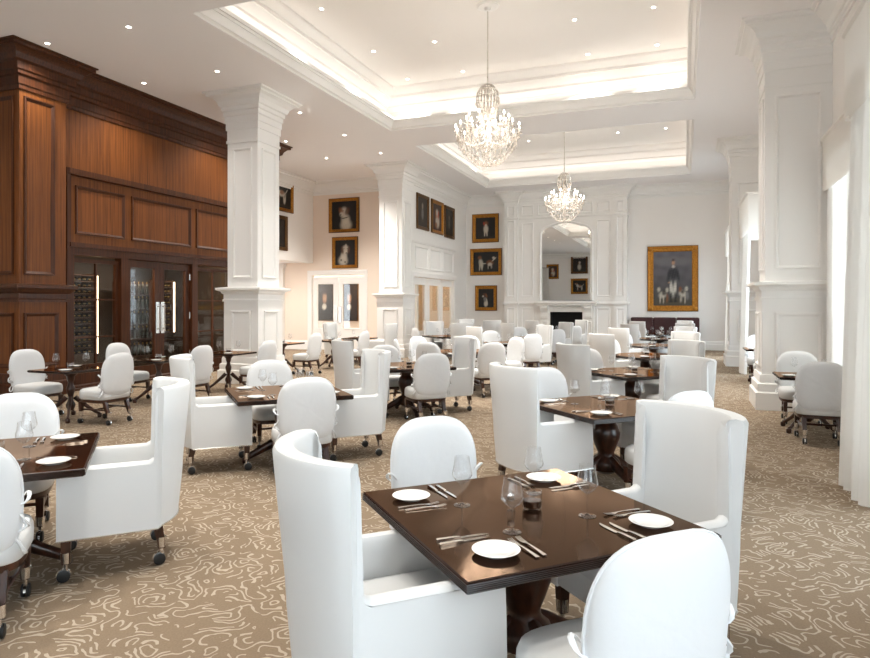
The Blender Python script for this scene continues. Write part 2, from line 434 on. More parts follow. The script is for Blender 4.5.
# ------------------------------------------------------------------ mahogany wine wall
WX=-10.3; PX=-10.08; W0,W1=8.4,13.1
b=MB()
b.box(WX-.15,WX,8.2,8.4,0,CZ); b.box(WX-.15,WX,8.4,W1,2.46,CZ); b.box(WX-.15,WX,W1,14.3,0,CZ)
b.box(XL-.2,WX,14.15,14.3,0,CZ)                 # end wall of the wine room block
b.box(XL-.2,PX,7.35,7.5,0,CZ)                   # face towards the viewer
b.box(WX-.15,PX,7.5,8.2,0,CZ)                   # pier
b.box(PX-.4,PX,13.45,14.3,0,CZ)
struct(b.build('wall_wine_room',M_['panel'],smooth=20))
b=MB()
wcap=[(0,-.68),(.03,-.68),(.03,-.62),(.05,-.60),(.05,-.47),(.09,-.45),(.09,-.40),(.12,-.38),(.12,-.27),(.17,-.24),(.20,-.16),(.26,-.10),(.30,-.08),(.33,-.08),(.33,-.03),(.36,-.02),(.36,0)]
path=[(XL,7.35),(PX,7.35),(PX,8.2),(WX,8.2),(WX,13.45),(PX,13.45),(PX,14.3),(-11.9,14.3)]
b.sweep(path,wcap,CZ,side=-1)
wrail=[(0,1.60),(.05,1.60),(.05,1.64),(.03,1.66),(.03,1.74),(.07,1.77),(.10,1.82),(.13,1.83),(.13,1.88),(0,1.90)]
b.sweep([(XL,7.35),(PX,7.35),(PX,8.2),(WX,8.2)],wrail,0,side=-1); b.sweep([(WX,13.45),(PX,13.45),(PX,14.3),(-12,14.3)],wrail,0,side=-1)
wbase=[(0,.42),(.03,.42),(.05,.36),(.05,.26),(.08,.24),(.08,0)]
b.sweep([(XL,7.35),(PX,7.35),(PX,8.2),(WX,8.2),(WX,8.4)],wbase,0,side=-1); b.sweep([(WX,13.1),(WX,13.45),(PX,13.45),(PX,14.3),(-12,14.3)],wbase,0,side=-1)
pf=[(0,0),(0,.03),(.02,.035),(.035,.02),(.05,.01),(.06,0)]
for ya in (7.42,13.55):
    b.frame((PX,ya,2.05),(0,1,0),(0,0,1),(1,0,0),.55,2.92,pf); b.frame((PX,ya,.52),(0,1,0),(0,0,1),(1,0,0),.62,.9,pf)
for xa in (-10.9,-11.9):
    b.frame((xa,7.35,2.05),(1,0,0),(0,0,1),(0,-1,0),.7,2.92,pf); b.frame((xa,7.35,.52),(1,0,0),(0,0,1),(0,-1,0),.7,.9,pf)
# surround of the glazed unit and its upper panels
b.frame((WX,8.33,-.02),(0,1,0),(0,0,1),(1,0,0),W1+.1-8.33,4.02,[(0,0),(0,.09),(.05,.09),(.07,.06),(.10,.06),(.12,.03),(.12,0)])
b.box(WX,WX+.10,8.36,W1,3.90,4.0)
b.box(WX,WX+.05,8.36,W1,2.46,2.62); b.box(WX,WX+.09,8.40,W1-.04,2.60,2.68)
for ya,yb in ((8.56,9.66),(9.83,11.49),(11.66,12.86)):
    b.frame((WX,ya,2.84),(0,1,0),(0,0,1),(1,0,0),yb-ya,.88,pf)
for y in (9.55,11.5): b.box(WX-.12,WX+.05,y,y+.17,0,2.46)
b.box(WX-.12,WX+.05,8.4,8.5,0,2.46); b.box(WX-.12,WX+.05,12.92,W1,0,2.46)
struct(b.build('trim_6',M_['panel_dark'],smooth=20))
# side lights (window_7, window_8) and the double door
def glazed(name, ya, yb, za, zb, st, bars, hside=None):
    b=MB(); x0,x1=WX-.09,WX-.03
    b.box(x0,x1,ya,ya+st,za,zb); b.box(x0,x1,yb-st,yb,za,zb); b.box(x0,x1,ya+st,yb-st,za,za+st*2.2); b.box(x0,x1,ya+st,yb-st,zb-st,zb)
    for y in bars[0]: b.box(x0+.01,x1-.01,y-.018,y+.018,za+st*2.2,zb-st)
    for z in bars[1]: b.box(x0+.015,x1-.015,ya+st,yb-st,z-.014,z+.014)
    w=struct(b.build(name,M_['panel_dark']))
    b=MB(); b.box(WX-.062,WX-.058,ya+st,yb-st,za+st*2.2,zb-st); b.build('pane',M_['darkpane'],w)
    if hside is not None:
        b=MB(); b.bbox(WX-.03,WX+.0,hside-.045,hside+.045,.95,1.62,.008); b.tube([(WX+.045,hside,1.0),(WX+.045,hside,1.57)],.014)
        b.tube([(WX-.01,hside,1.05),(WX+.045,hside,1.05)],.012); b.tube([(WX-.01,hside,1.52),(WX+.045,hside,1.52)],.012)
        h=b.build('handle',M_['nickel'],w,smooth=True); h['label']='nickel pull handle on a back plate'
        for z in (.4,1.25,2.1):
            yy=ya+.01 if hside>(ya+yb)/2 else yb-.01
            b=MB(); b.tube([(WX-.02,yy,z),(WX-.02,yy,z+.14)],.013); b.build('hinge',M_['nickel'],w,smooth=True)
    return w
glazed('window_7',8.5,9.55,.3,2.40,.07,([9.05],[.95,1.65]))
glazed('window_8',11.67,12.92,.3,2.40,.07,([12.28],[.95,1.65]))
glazed('door_1',9.72,10.608,.02,2.44,.13,([],[]),10.54)
glazed('door_2',10.612,11.50,.02,2.44,.13,([],[]),10.68)
b=MB(); b.box(WX-.13,WX,8.5,9.55,0,.3); b.box(WX-.13,WX,11.67,12.92,0,.3); struct(b.build('trim_7',M_['panel_dark']))
# wine room interior
b=MB(); b.box(-12.9,-12.8,8.2,14.15,0,3); b.box(-12.8,WX-.15,8.1,8.2,0,3); b.box(-12.8,WX-.15,8.2,14.15,2.9,3.0); b.box(-12.8,-10.45,13.4,13.5,0,3)
struct(b.build('wall_cellar_lining',M_['cellar']))
# wine racks and bottles
def bottle_proto():
    b=MB(); pr=[(.0,0),(.036,0),(.036,.19),(.030,.215),(.014,.24),(.013,.30)]
    b.lathe(pr,10)
    o=b.build('wine_bottle',M_['bottle'],smooth=True)
    c=MB(); c.lathe([(.0145,.26),(.0145,.302),(.010,.306)],10); c.build('foil_cap',M_['foil'],o,smooth=True)
    return o
BP=[None]
def put_bottle(loc, lying, label, group):
    if BP[0] is None: o=bottle_proto(); BP[0]=o
    else:
        o=BP[0].copy(); C.objects.link(o)
        for ch in BP[0].children:
            c=ch.copy(); C.objects.link(c); c.parent=o
    o.location=[v*S for v in loc]; o.rotation_euler=(0,PI/2,0) if lying else (0,0,0)
    tag(o,label,'wine bottle',group)
def rack(y0,y1,x,z0,z1,rows,cols,led_y,what,names):
    t=thing('wine_rack',what,'wine rack',(0,0,0))
    b=MB(); b.box(x-.36,x,y0-.03,y0,z0,z1+.04); b.box(x-.36,x,y1,y1+.03,z0,z1+.04); b.box(x-.38,x-.36,y0-.03,y1+.03,z0,z1+.04)
    b.build('rack_frame',M_['rackw'],t)
    dz=(z1-z0)/rows; dy=(y1-y0)/cols
    for r in range(rows+1):
        b=MB(); b.box(x-.36,x-.01,y0,y1,z0+r*dz-.008,z0+r*dz+.008); b.build('shelf',M_['rackw'],t)
    b=MB(); b.box(x-.03,x-.01,led_y-.014,led_y+.014,z0,z1); o=b.build('led_strip',M_['led'],t); o['label']='glowing warm light strip'
    for r in range(rows):
        for c in range(cols):
            put_bottle((x-.345,y0+dy*(c+.5),z0+r*dz+.047),True,'lying bottle, %s row up, %s column, in the %s'%(NUM[r],NUM[c],names),'bottles in the '+names)
rack(9.36,9.84,-11.3,.55,2.15,13,4,9.93,'tall narrow wine rack with light strip behind the left glazed panel','rack behind left panel')
rack(11.86,12.16,-11.45,.9,2.1,9,3,12.25,'narrow lit wine rack behind the right leaf of the cellar doors','rack behind right door leaf')
t=thing('wine_shelf','stepped display shelf of wine bottles behind the left leaf of the cellar doors','shelf')
b=MB(); b.box(-12.4,-12.0,11.3,11.33,0,2.1); b.box(-12.4,-12.0,12.4,12.43,0,2.1); b.box(-12.42,-12.4,11.3,12.43,0,2.1); b.build('shelf_frame',M_['rackw'],t)
for k,z in enumerate((.35,.75,1.1,1.45,1.8)):
    b=MB(); b.box(-12.4,-12.0,11.33,12.4,z-.02,z); b.build('shelf',M_['rackw'],t)
    for c in range(8):
        put_bottle((-12.12,11.42+c*.125,z+.0015),False,'standing bottle, %s shelf up, %s along, behind the left door glass'%(NUM[k],NUM[c]),'bottles on the display shelf')
def point(name,loc,power,col,r=.05):
    l=bpy.data.lights.new(name,'POINT'); l.energy=power; l.color=col; l.shadow_soft_size=r
    o=bpy.data.objects.new(name,l); C.objects.link(o); o.location=[c*S for c in loc]; return o
area('cellar_light',(-11.0,10.8,2.85),(0,0,0),.3,4.0,75,(1,.78,.5))
area('lobby_fill',(-11,20.5,3.15),(0,0,0),1.2,.6,18,(1,.86,.68))  # added lamp without a fitting, brightens the lobby behind the doors
area('lobby_fill_side',(-8.9,21.5,3.15),(0,0,0),.6,2.0,20,(1,.86,.68))  # second added lamp, brightens the space behind the side wall panes
area('passage_light',(-12.9,16.8,2.98),(0,0,0),.3,2.0,28,(1,.95,.88))

# ------------------------------------------------------------------ white glazed doors
def white_leaf(name,o,U,N,w,h,st,zb,handle=None):
    U=Vector(U);N=Vector(N);o=Vector(o)
    def bx(mb,u0,u1,z0,z1,n0,n1):
        ps=[o+U*u+N*n for u in (u0,u1) for n in (n0,n1)]
        mb.box(min(p.x for p in ps),max(p.x for p in ps),min(p.y for p in ps),max(p.y for p in ps),z0,z1)
    b=MB()
    bx(b,0,st,0.01,h,-.05,0); bx(b,w-st,w,.01,h,-.05,0); bx(b,st,w-st,h-st*1.3,h,-.05,0); bx(b,st,w-st,.01,zb,-.05,0)
    b.frame(o+U*st+Vector((0,0,zb)),U,(0,0,1),N,w-2*st,h-st*1.3-zb,[(-.03,0),(-.03,.015),(0,.015),(.015,0)])
    d=struct(b.build(name,M_['trim']))
    p=MB(); bx(p,st,w-st,zb,h-st*1.3,-.028,-.022); p.build('pane',M_['pane'],d)
    if handle is not None:
        q=MB(); bx(q,handle-.05,handle+.05,.95,1.5,0,.03); hh=q.build('handle',M_['nickel'],d); hh['label']='dark metal push plate'
    return d
white_leaf('door_3',(-12.02,19.40,0),(1,0,0),(0,-1,0),.98,2.5,.17,.75,.90)
white_leaf('door_4',(-11.03,19.40,0),(1,0,0),(0,-1,0),.98,2.5,.17,.75,.08)
for i,(ya,yb) in enumerate(((18.75,19.98),(20.02,21.25),(21.29,22.52))):
    white_leaf('door_%d'%(5+i),(-8.0,ya,0),(0,1,0),(1,0,0),yb-ya,2.44,.17,.70)
b=MB(); cs=[(-.16,0),(-.16,.03),(-.12,.045),(-.05,.03),(-.02,.03),(0.006,.02),(.006,-.1)]
b.frame((-12.05,19.35,-.3),(1,0,0),(0,0,1),(0,-1,0),2.0,2.88,cs)
b.frame((-7.95,18.72,-.3),(0,1,0),(0,0,1),(1,0,0),3.83,2.76,cs)
for ya in (18.85,20.1,21.35): b.frame((-7.95,ya,2.72),(0,1,0),(0,0,1),(1,0,0),1.1,.72,fp)
b.sweep([(-7.95,22.7),(-7.95,18.3)],[(0,3.52),(.04,3.54),(.06,3.60),(0,3.62)],0)
struct(b.build('trim_8',M_['trim'],smooth=20))

# ------------------------------------------------------------------ fireplace wall
BY=23.6
b=MB()
b.box(-6.27,-4.58,BY,YB,0,CZ); b.box(-3.36,-1.86,BY,YB,0,CZ); b.box(-4.58,-3.36,BY,YB,1.30,CZ)
for x0,x1 in ((-6.27,-5.78),(-2.32,-1.86)):
    b.box(x0,x1,BY-.12,BY,0,CZ)
    b.frame((x0+.09,BY-.12,1.85),(1,0,0),(0,0,1),(0,-1,0),x1-x0-.18,2.85,fp)
    b.frame((x0+.09,BY-.12,4.82),(1,0,0),(0,0,1),(0,-1,0),x1-x0-.18,.42,fp)
    b.frame((x0+.09,BY-.12,.45),(1,0,0),(0,0,1),(0,-1,0),x1-x0-.18,1.0,fp)
pth=[(-6.27,YB),(-6.27,BY-.12),(-5.78,BY-.12),(-5.78,BY),(-2.32,BY),(-2.32,BY-.12),(-1.86,BY-.12),(-1.86,YB)]
b.sweep(pth,[(o,z) for o,z in crown],CZ,side=-1)
b.sweep(pth,[(0,4.72),(.03,4.72),(.05,4.76),(.05,4.80),(0,4.81)],0,side=-1)
rl=[(0,1.55),(.04,1.55),(.06,1.60),(.06,1.65),(0,1.66)]
b.sweep(pth[:4]+[(-5.0,BY)],rl,0,side=-1); b.sweep([(-3.1,BY)]+pth[4:],rl,0,side=-1)
b.sweep(pth[:4]+[(-5.0,BY)],base,0,side=-1); b.sweep([(-3.1,BY)]+pth[4:],base,0,side=-1)
for x0,x1 in ((-5.66,-5.2),(-2.92,-2.44)):
    b.frame((x0,BY,1.85),(1,0,0),(0,0,1),(0,-1,0),x1-x0,2.75,fp); b.frame((x0,BY,.45),(1,0,0),(0,0,1),(0,-1,0),x1-x0,1.0,fp)
    b.frame((x0,BY,4.86),(1,0,0),(0,0,1),(0,-1,0),x1-x0,.40,fp)
b.frame((-5.05,BY,4.86),(1,0,0),(0,0,1),(0,-1,0),2.0,.40,fp)
struct(b.build('wall_chimney_breast',M_['trim'],smooth=20))
t=thing('fireplace','white marble mantelpiece with dark firebox below the arched mirror','fireplace',(0,0,0))
b=MB(); b.box(-4.95,-4.55,BY-.16,BY-.002,0,1.5); b.box(-3.39,-2.99,BY-.16,BY-.002,0,1.5); b.box(-4.55,-3.39,BY-.16,BY-.002,1.30,1.5)
for xa in (-4.92,-3.36):
    b.bbox(xa,xa+.34,BY-.22,BY-.1,0,.16,.01); b.frame((xa+.04,BY-.16,.22),(1,0,0),(0,0,1),(0,-1,0),.26,.75,fp)
b.frame((-4.5,BY-.16,1.34),(1,0,0),(0,0,1),(0,-1,0),1.06,.15,[(0,0),(0,.012),(.02,.018),(.03,0)])
b.build('surround',M_['marble'],t,smooth=20)
for xa in (-4.88,-3.32):
    b=MB(); pts=[(BY-.16,1.05),(BY-.19,1.06),(BY-.22,1.15),(BY-.22,1.28),(BY-.26,1.36),(BY-.32,1.44),(BY-.32,1.52),(BY-.16,1.52)]
    b.loft([[(xa,y,z) for y,z in pts],[(xa+.26,y,z) for y,z in pts]])
    for x in (xa,xa+.26):
        for (ya,za),(yb,zb) in zip(pts[:-2],pts[1:-1]): b.add([(x,ya,za),(x,yb,zb),(x,BY-.16,zb),(x,BY-.16,za)],[(0,1,2,3)])
    b.build('corbel',M_['marble'],t)
b=MB(); b.bbox(-5.10,-2.84,BY-.38,BY-.002,1.60,1.69,.015); b.bbox(-5.04,-2.90,BY-.33,BY-.002,1.52,1.60,.012); b.build('mantel_shelf',M_['marble'],t)
b=MB(); x0,x1,y0,y1=-4.55,-3.39,BY-.15,23.97
b.add([(x0,y0,0),(x0,y1,0),(x1,y1,0),(x1,y0,0),(x0,y0,1.295),(x0,y1,1.295),(x1,y1,1.295),(x1,y0,1.295)],[(0,1,5,4),(1,2,6,5),(2,3,7,6),(4,5,6,7),(0,3,2,1)])
o=b.build('firebox',M_['soot'],t); o['label']='sooty black firebox lining'
b=MB()
for i in range(7): b.tube([(-4.35+i*.13,BY-.02,.14),(-4.35+i*.13,BY+.28,.14)],.012,6)
b.tube([(-4.42,BY-.02,.14),(-3.5,BY-.02,.14)],.014,6)
for xx in (-4.35,-3.57): b.tube([(xx,BY-.02,0),(xx,BY-.02,.30)],.016,6); b.tube([(xx,BY+.28,0),(xx,BY+.28,.14)],.014,6)
b.build('grate',M_['black'],t)
for i,(xx,yy,zz,an) in enumerate(((-3.97,BY+.04,.22,.1),(-3.95,BY+.2,.22,-.12),(-3.98,BY+.12,.34,.25))):
    b=MB(); b.tube([(xx-.36*math.cos(an),yy-.2*math.sin(an),zz),(xx,yy,zz+.015),(xx+.36*math.cos(an),yy+.2*math.sin(an),zz)],[.06,.068,.055],9); b.build('log',M_['log'],t,smooth=True)
# mirror
mx0,mx1,mz0,mzs,mzt=-4.88,-3.12,1.72,4.12,4.52
def mirror_outline(g):
    pts=[(mx0-g,mz0-g*.0),(mx1+g,mz0-g*.0)]
    n=10; cx=(mx0+mx1)/2; hw=(mx1-mx0)/2+g
    rgt=[(cx+hw,mzs+.02)]
    for i in range(1,n+1):
        a=i/n*PI/2; rgt.append((cx+hw-.33*(1-math.cos(a))- (0), mzs+.28*math.sin(a)+g*(i/n)*.9))
    for i in range(1,6):
        f=i/6; rgt.append((cx+(hw-.33)*(1-f), mzs+.28+g*.9+.13*math.sin(f*PI/2)))
    top=[(cx,mzs+.41+g*.9)]
    lft=[(2*cx-x,z) for x,z in reversed(rgt)]
    return pts[:1]+pts[1:]+rgt+top+lft
t=thing('wall_mirror','tall arched mirror above the white mantelpiece','mirror')
ol=mirror_outline(0); b=MB(); b.add([(x,BY-.03,z) for x,z in ol],[tuple(range(len(ol)))]); b.build('mirror_glass',M_['mirror'],t)
oo=mirror_outline(.09); oi=mirror_outline(-.005)
b=MB(); b.loft([[(x,BY-.004,z) for x,z in oo],[(x,BY-.06,z) for x,z in oo],[((x*.6+u*.4),BY-.075,(z*.6+w*.4)) for (x,z),(u,w) in zip(oo,oi)],[(x,BY-.04,z) for x,z in oi],[(x,BY-.02,z) for x,z in oi]]); b.build('mirror_frame',M_['trim'],t,smooth=25)
b=MB(); b.box(mx0,mx1,BY-.022,BY-.003,mz0,mzs); b.build('backing_board',M_['rackw'],t)

# ------------------------------------------------------------------ paintings
def sm(e0,e1,x):
    t=max(0,min(1,(x-e0)/(e1-e0))); return t*t*(3-2*t)
def canvas(b_w,b_h,blobs,bg,bg2):
    nx,ny=34,42; vs=[];cs=[];fs=[]
    for j in range(ny+1):
        for i in range(nx+1):
            u,v=i/nx,j/ny
            c=[bg[k]*(1-v)+bg2[k]*v for k in range(3)]
            nz=.85+.3*(math.sin(u*17+v*9)*math.sin(v*23-u*5)*.5+.5)
            c=[x*nz for x in c]
            for cx,cy,rx,ry,rot,col in blobs:
                du,dv=u-cx,v-cy; a=math.radians(rot)
                p=(du*math.cos(a)+dv*math.sin(a))/rx; q=(-du*math.sin(a)+dv*math.cos(a))/ry
                w=(1-sm(.45,1.2,math.sqrt(p*p+q*q)))*(.82+.18*math.sin(u*61+v*47)*math.sin(v*73-u*31))
                c=[x*(1-w)+y*w for x,y in zip(c,col)]
            vs.append((u*b_w,v*b_h)); cs.append(c)
    for j in range(ny):
        for i in range(nx): a=j*(nx+1)+i; fs.append((a,a+1,a+nx+2,a+nx+1))
    return vs,fs,cs
def cc(r,g,b_): return srgb(r,g,b_)[:3]
WH=cc(196,187,172); TN=cc(128,76,42); BK=cc(18,15,14); BR=cc(84,50,32); GY=cc(120,118,116); RD=cc(160,52,36)
ART=dict(
 head=([(.58,.14,.26,.24,0,WH),(.56,.36,.20,.20,0,WH),(.50,.62,.17,.20,0,WH),(.38,.64,.10,.18,25,TN),(.63,.64,.10,.17,-25,BR),(.40,.54,.10,.09,20,WH),(.36,.52,.04,.035,0,BK),(.46,.67,.022,.02,0,BK),(.52,.40,.2,.025,10,BK)],BK,BK),
 puppy=([(.40,.18,.26,.24,0,WH),(.44,.38,.18,.2,0,WH),(.30,.2,.05,.05,0,BK),(.5,.12,.05,.04,0,BK),(.52,.64,.19,.18,0,WH),(.36,.60,.08,.18,12,BR),(.68,.60,.08,.18,-12,BR),(.54,.52,.09,.10,0,WH),(.56,.48,.045,.035,0,BK),(.45,.66,.025,.022,0,BK),(.61,.66,.025,.022,0,BK),(.54,.76,.05,.1,0,WH)],BK,BK),
 stand=([(.50,.50,.26,.12,-4,WH),(.34,.60,.09,.15,15,WH),(.28,.72,.11,.08,10,TN),(.20,.70,.06,.04,0,WH),(.36,.30,.035,.2,0,WH),(.44,.29,.03,.18,0,TN),(.66,.30,.035,.2,4,WH),(.72,.30,.03,.19,-6,WH),(.78,.60,.02,.15,-35,WH),(.56,.54,.12,.09,0,TN),(.5,.09,.5,.06,0,cc(46,36,24))],BK,cc(28,24,20)),
 front=([(.52,.46,.14,.22,0,WH),(.46,.24,.035,.18,0,WH),(.58,.24,.035,.18,0,WH),(.52,.72,.12,.13,0,TN),(.42,.72,.05,.1,15,RD),(.62,.72,.05,.1,-15,BR),(.52,.64,.055,.06,0,WH),(.5,.08,.5,.05,0,cc(40,30,20))],BK,cc(30,24,18)),
 pair=([(.30,.44,.10,.26,8,WH),(.25,.72,.09,.11,0,TN),(.24,.22,.03,.18,0,WH),(.34,.22,.03,.18,0,WH),(.66,.46,.16,.15,-10,TN),(.66,.38,.1,.1,0,WH),(.82,.62,.03,.15,-40,WH),(.80,.70,.06,.07,0,WH),(.58,.26,.02,.15,0,WH),(.72,.26,.02,.15,0,WH),(.42,.42,.1,.03,0,WH)],BK,cc(24,20,18)),
 gaze=([(.48,.2,.14,.2,0,WH),(.44,.44,.13,.16,20,GY),(.40,.66,.15,.14,-10,BR),(.30,.60,.07,.06,0,WH),(.52,.64,.06,.14,20,TN),(.56,.3,.04,.22,10,WH)],BK,BK),
 sketch=([(.5,.45,.14,.25,0,GY),(.5,.72,.10,.12,0,cc(150,140,126)),(.5,.2,.2,.06,0,cc(60,48,36))],cc(34,28,24),cc(52,44,36)),
 spaniel=([(.55,.35,.25,.3,0,WH),(.50,.66,.17,.18,0,WH),(.36,.60,.08,.2,10,TN),(.64,.60,.08,.2,-10,RD),(.5,.54,.06,.06,0,cc(190,120,80)),(.4,.2,.16,.12,0,TN)],cc(60,30,22),cc(54,40,32)),
 moor=([(.5,.42,.10,.22,0,cc(96,96,84)),(.5,.68,.08,.1,0,cc(120,112,96))],cc(36,34,28),cc(46,46,42)),
 portrait=([(.5,.14,.42,.2,0,cc(20,17,16)),(.48,.36,.16,.10,0,cc(214,204,186)),(.5,.62,.15,.18,0,cc(186,142,108)),(.5,.77,.17,.09,0,cc(44,30,22)),(.45,.64,.022,.015,0,BK),(.56,.64,.022,.015,0,BK),(.5,.52,.05,.014,0,cc(120,60,50))],cc(22,18,16),cc(40,30,24)),
 big=([(.5,.06,.6,.10,0,cc(74,66,48)),(.5,.82,.7,.1,0,cc(112,108,112)),(.15,.62,.3,.07,0,cc(96,92,98)),
   (.47,.30,.045,.17,4,cc(222,216,204)),(.56,.30,.045,.17,-4,cc(222,216,204)),(.46,.17,.04,.10,0,BK),(.57,.17,.04,.10,0,BK),(.46,.08,.06,.025,0,BK),(.58,.08,.06,.025,0,BK),
   (.52,.60,.13,.15,0,cc(22,22,30)),(.40,.56,.045,.14,-14,cc(24,24,32)),(.64,.56,.045,.14,14,cc(24,24,32)),(.52,.72,.05,.03,0,cc(210,200,190)),(.52,.80,.048,.055,0,cc(196,146,112)),(.52,.845,.05,.025,0,cc(56,44,36)),(.41,.43,.03,.02,0,cc(196,146,112)),
   (.24,.20,.12,.07,10,WH),(.14,.30,.05,.05,0,WH),(.27,.12,.02,.09,0,WH),(.17,.12,.02,.09,0,WH),(.28,.24,.07,.06,0,cc(40,30,26)),(.36,.29,.05,.05,0,WH),(.36,.14,.03,.1,0,TN),
   (.76,.22,.11,.07,-10,WH),(.86,.31,.05,.05,0,WH),(.72,.12,.02,.09,0,WH),(.82,.12,.02,.09,0,WH),(.70,.30,.05,.06,0,TN),(.76,.25,.05,.04,0,cc(50,36,28)),(.88,.18,.05,.09,0,GY)],cc(62,58,56),cc(98,96,102)))
ART['white_sit']=([(.5,.35,.16,.26,0,WH),(.52,.68,.10,.11,0,WH),(.44,.66,.05,.06,0,TN)],BK,BK)
ART['white_stand']=ART['stand']
def painting(o,U,N,w,h,art,label,mf='gold',fw=.11,grp=None):
    U=Vector(U);N=Vector(N);o=Vector(o)
    t=thing('framed_painting',label,'painting',tuple(o),0,grp)
    vs,fs,cs=canvas(w-2*fw,h-2*fw,*ART[art])
    b=MB(); b.add([tuple(U*(fw+u)+Vector((0,0,fw+v))+N*.02) for u,v in vs],fs)
    me=bpy.data.meshes.new('canvas'); me.from_pydata([(x*S,y*S,z*S) for x,y,z in b.v],[],fs); me.materials.append(M_['canvas'])
    ca=me.color_attributes.new('paint','FLOAT_COLOR','POINT')
    for i,c in enumerate(cs): ca.data[i].color=(c[0],c[1],c[2],1)
    ob=bpy.data.objects.new('canvas',me); C.objects.link(ob); ob.parent=t
    b=MB(); b.frame((0,0,0),U,(0,0,1),N,w,h,[(0,.003),(0,.05),(.012,.065),(fw*.3,.06),(fw*.42,.045),(fw*.6,.05),(fw*.75,.04),(fw*.9,.045),(fw,.03),(fw,.003)])
    if fw>.15:
        for cx in (0,1):
            for cy in (0,1):
                c=U*(w*cx+(1-2*cx)*fw*.5)+Vector((0,0,h*cy+(1-2*cy)*fw*.5))+N*.055
                b.lathe([(.0,-.02),(.07,-.01),(.06,.02),(.02,.035),(0,.03)],10,(0,0,0)) if False else b.loft([[tuple(c+U*math.cos(a*PI/5)*r+Vector((0,0,math.sin(a*PI/5)*r))+N*n) for a in range(10)] for r,n in ((.085,-.01),(.085,.012),(.04,.035))],False,True)
    b.frame((0,0,0),U,(0,0,1),N,w,h,[(-.004,.0035),(-.004,.052),(.006,.066),(.014,.0655)],1)
    b.build('frame',[M_[mf],M_['bronze']],t,smooth=30)
E2=(1,0,0); NS=(0,-1,0); NE_=(1,0,0); UY=(0,1,0)
# bulkhead wall (faces +x)
painting((-12.0,16.72,4.55),UY,NE_,1.35,1.12,'stand','gilt painting of a brown and white hound, upper one beside the white column')
painting((-12.0,16.62,3.30),UY,NE_,1.12,1.10,'front','bronze framed painting of a pale standing hound, lower one beside the white column','bronze')
# facing wall
painting((-11.35,19.35,4.02),E2,NS,1.16,1.16,'head','gilt painting of a dog head in profile, upper one above the white glazed doors')
painting((-11.22,19.35,2.80),E2,NS,.98,1.06,'puppy','gilt painting of a white puppy with brown ears, lower one above glazed doors')
# side wall trio
painting((-7.95,18.93,4.0),UY,NE_,1.0,1.13,'sketch','dark bronze framed painting, first of three on the side wall by the column','bronze',.10)
painting((-7.95,20.2,4.0),UY,NE_,1.1,1.13,'spaniel','bright gilt painting of a red and white spaniel, middle of three on side wall','gold',.12)
painting((-7.95,21.48,3.97),UY,NE_,1.0,1.13,'moor','dark bronze framed landscape painting, last of three on the side wall near corner','bronze',.10)
# back wall trio
painting((-7.69,YB,3.97),E2,NS,1.06,1.10,'front','gilt painting of a standing pink and white hound, top of three left of fireplace','gold',.14)
painting((-7.77,YB,2.70),E2,NS,1.26,1.03,'pair','wide gilt painting of two hounds on black, middle of three left of fireplace','gold',.13)
painting((-7.57,YB,1.33),E2,NS,.87,.97,'gaze','small gilt painting of a hound looking down, lowest of three left of fireplace','gold',.13)
painting((-1.20,YB,1.33),E2,NS,1.66,2.28,'big','large gilt portrait of a standing person in dark coat among hounds','gold',.20)
# rear wall, seen only in the mirror
painting((-8.6,YR,4.1),(1,0,0),(0,1,0),1.35,1.4,'white_sit','bronze framed painting of a sitting white dog, on the rear wall','bronze',.16)
painting((-8.6,YR,2.45),(1,0,0),(0,1,0),1.35,1.25,'white_stand','gilt painting of a standing white dog, lower one on the rear wall','gold',.16)
painting((-10.6,YR,3.7),(1,0,0),(0,1,0),1.0,1.2,'spaniel','gilt spaniel painting beside the two dog pictures on the rear wall','gold',.14)
# lobby pictures behind the glass
painting((-13.27,21.6,.95),E2,NS,.80,1.45,'portrait','dark portrait behind the left leaf of the white glazed doors','black',.05)
painting((-12.17,21.6,.95),E2,NS,.75,1.42,'portrait','dark portrait behind the right leaf of the white glazed doors','black',.05)
painting((-9.8,20.2,1.1),UY,NE_,.95,1.15,'sketch','gilt picture on gold wallpaper behind the side wall glass','gold',.14)

# ------------------------------------------------------------------ curtains and valances
def drape(y0,y1,x,label,ztop=3.2,amp=.05,depth=.0,taper=.0):
    n=int((y1-y0)/.03)+2; rings=[]
    zs=[0.01,.4,1.2,2.2,ztop]
    for z in zs:
        k=1-z/ztop; f=[];g=[]
        for i in range(n):
            u=i/(n-1); yy=y0+(y1-y0)*u; ph=(yy-y0)/.145*2*PI
            xx=x+depth*u+math.sin(ph)*amp*(1+.25*k)+math.sin(ph*.37+1)*.02-taper*k
            f.append((xx,yy,z)); g.append((xx+.008,yy,z))
        rings.append(f+list(reversed(g)))
    b=MB(); b.loft(rings,True,True)
    return b,label
def curtain_set(y0,y1,x,z0,z1,panels,label,cat='curtain'):
    t=thing('window_curtain',label,cat)
    b=MB(); rings=[]
    n=40
    prof=[(x,y1),(x,y0)]
    # pelmet: front board with rounded ends that returns to the wall, lightly scalloped lower edge
    path=[(XW-.005,y1),(x+.06,y1),(x+.015,y1-.015),(x,y1-.06),(x,y0+.06),(x+.015,y0+.015),(x+.06,y0),(XW-.005,y0)]
    b.sweep(path,[(0,z0),(0,z1-.05),(.02,z1-.03),(.02,z1),(-.03,z1),(-.03,z0)],0,side=-1)
    b.build('valance',M_['curtain'],t,smooth=25)
    for p0,p1,px in panels:
        bb,_=drape(p0,p1,px,'',z0+.25,amp=.042,taper=.09 if x<1.5 else 0); o=bb.build('curtain_panel',M_['curtain'],t,smooth=60)
    b=MB(); b.tube([(x+.16,y0+.05,z0+.28),(x+.16,y1-.05,z0+.28)],.018); b.build('rod',M_['nickel'],t,smooth=True)
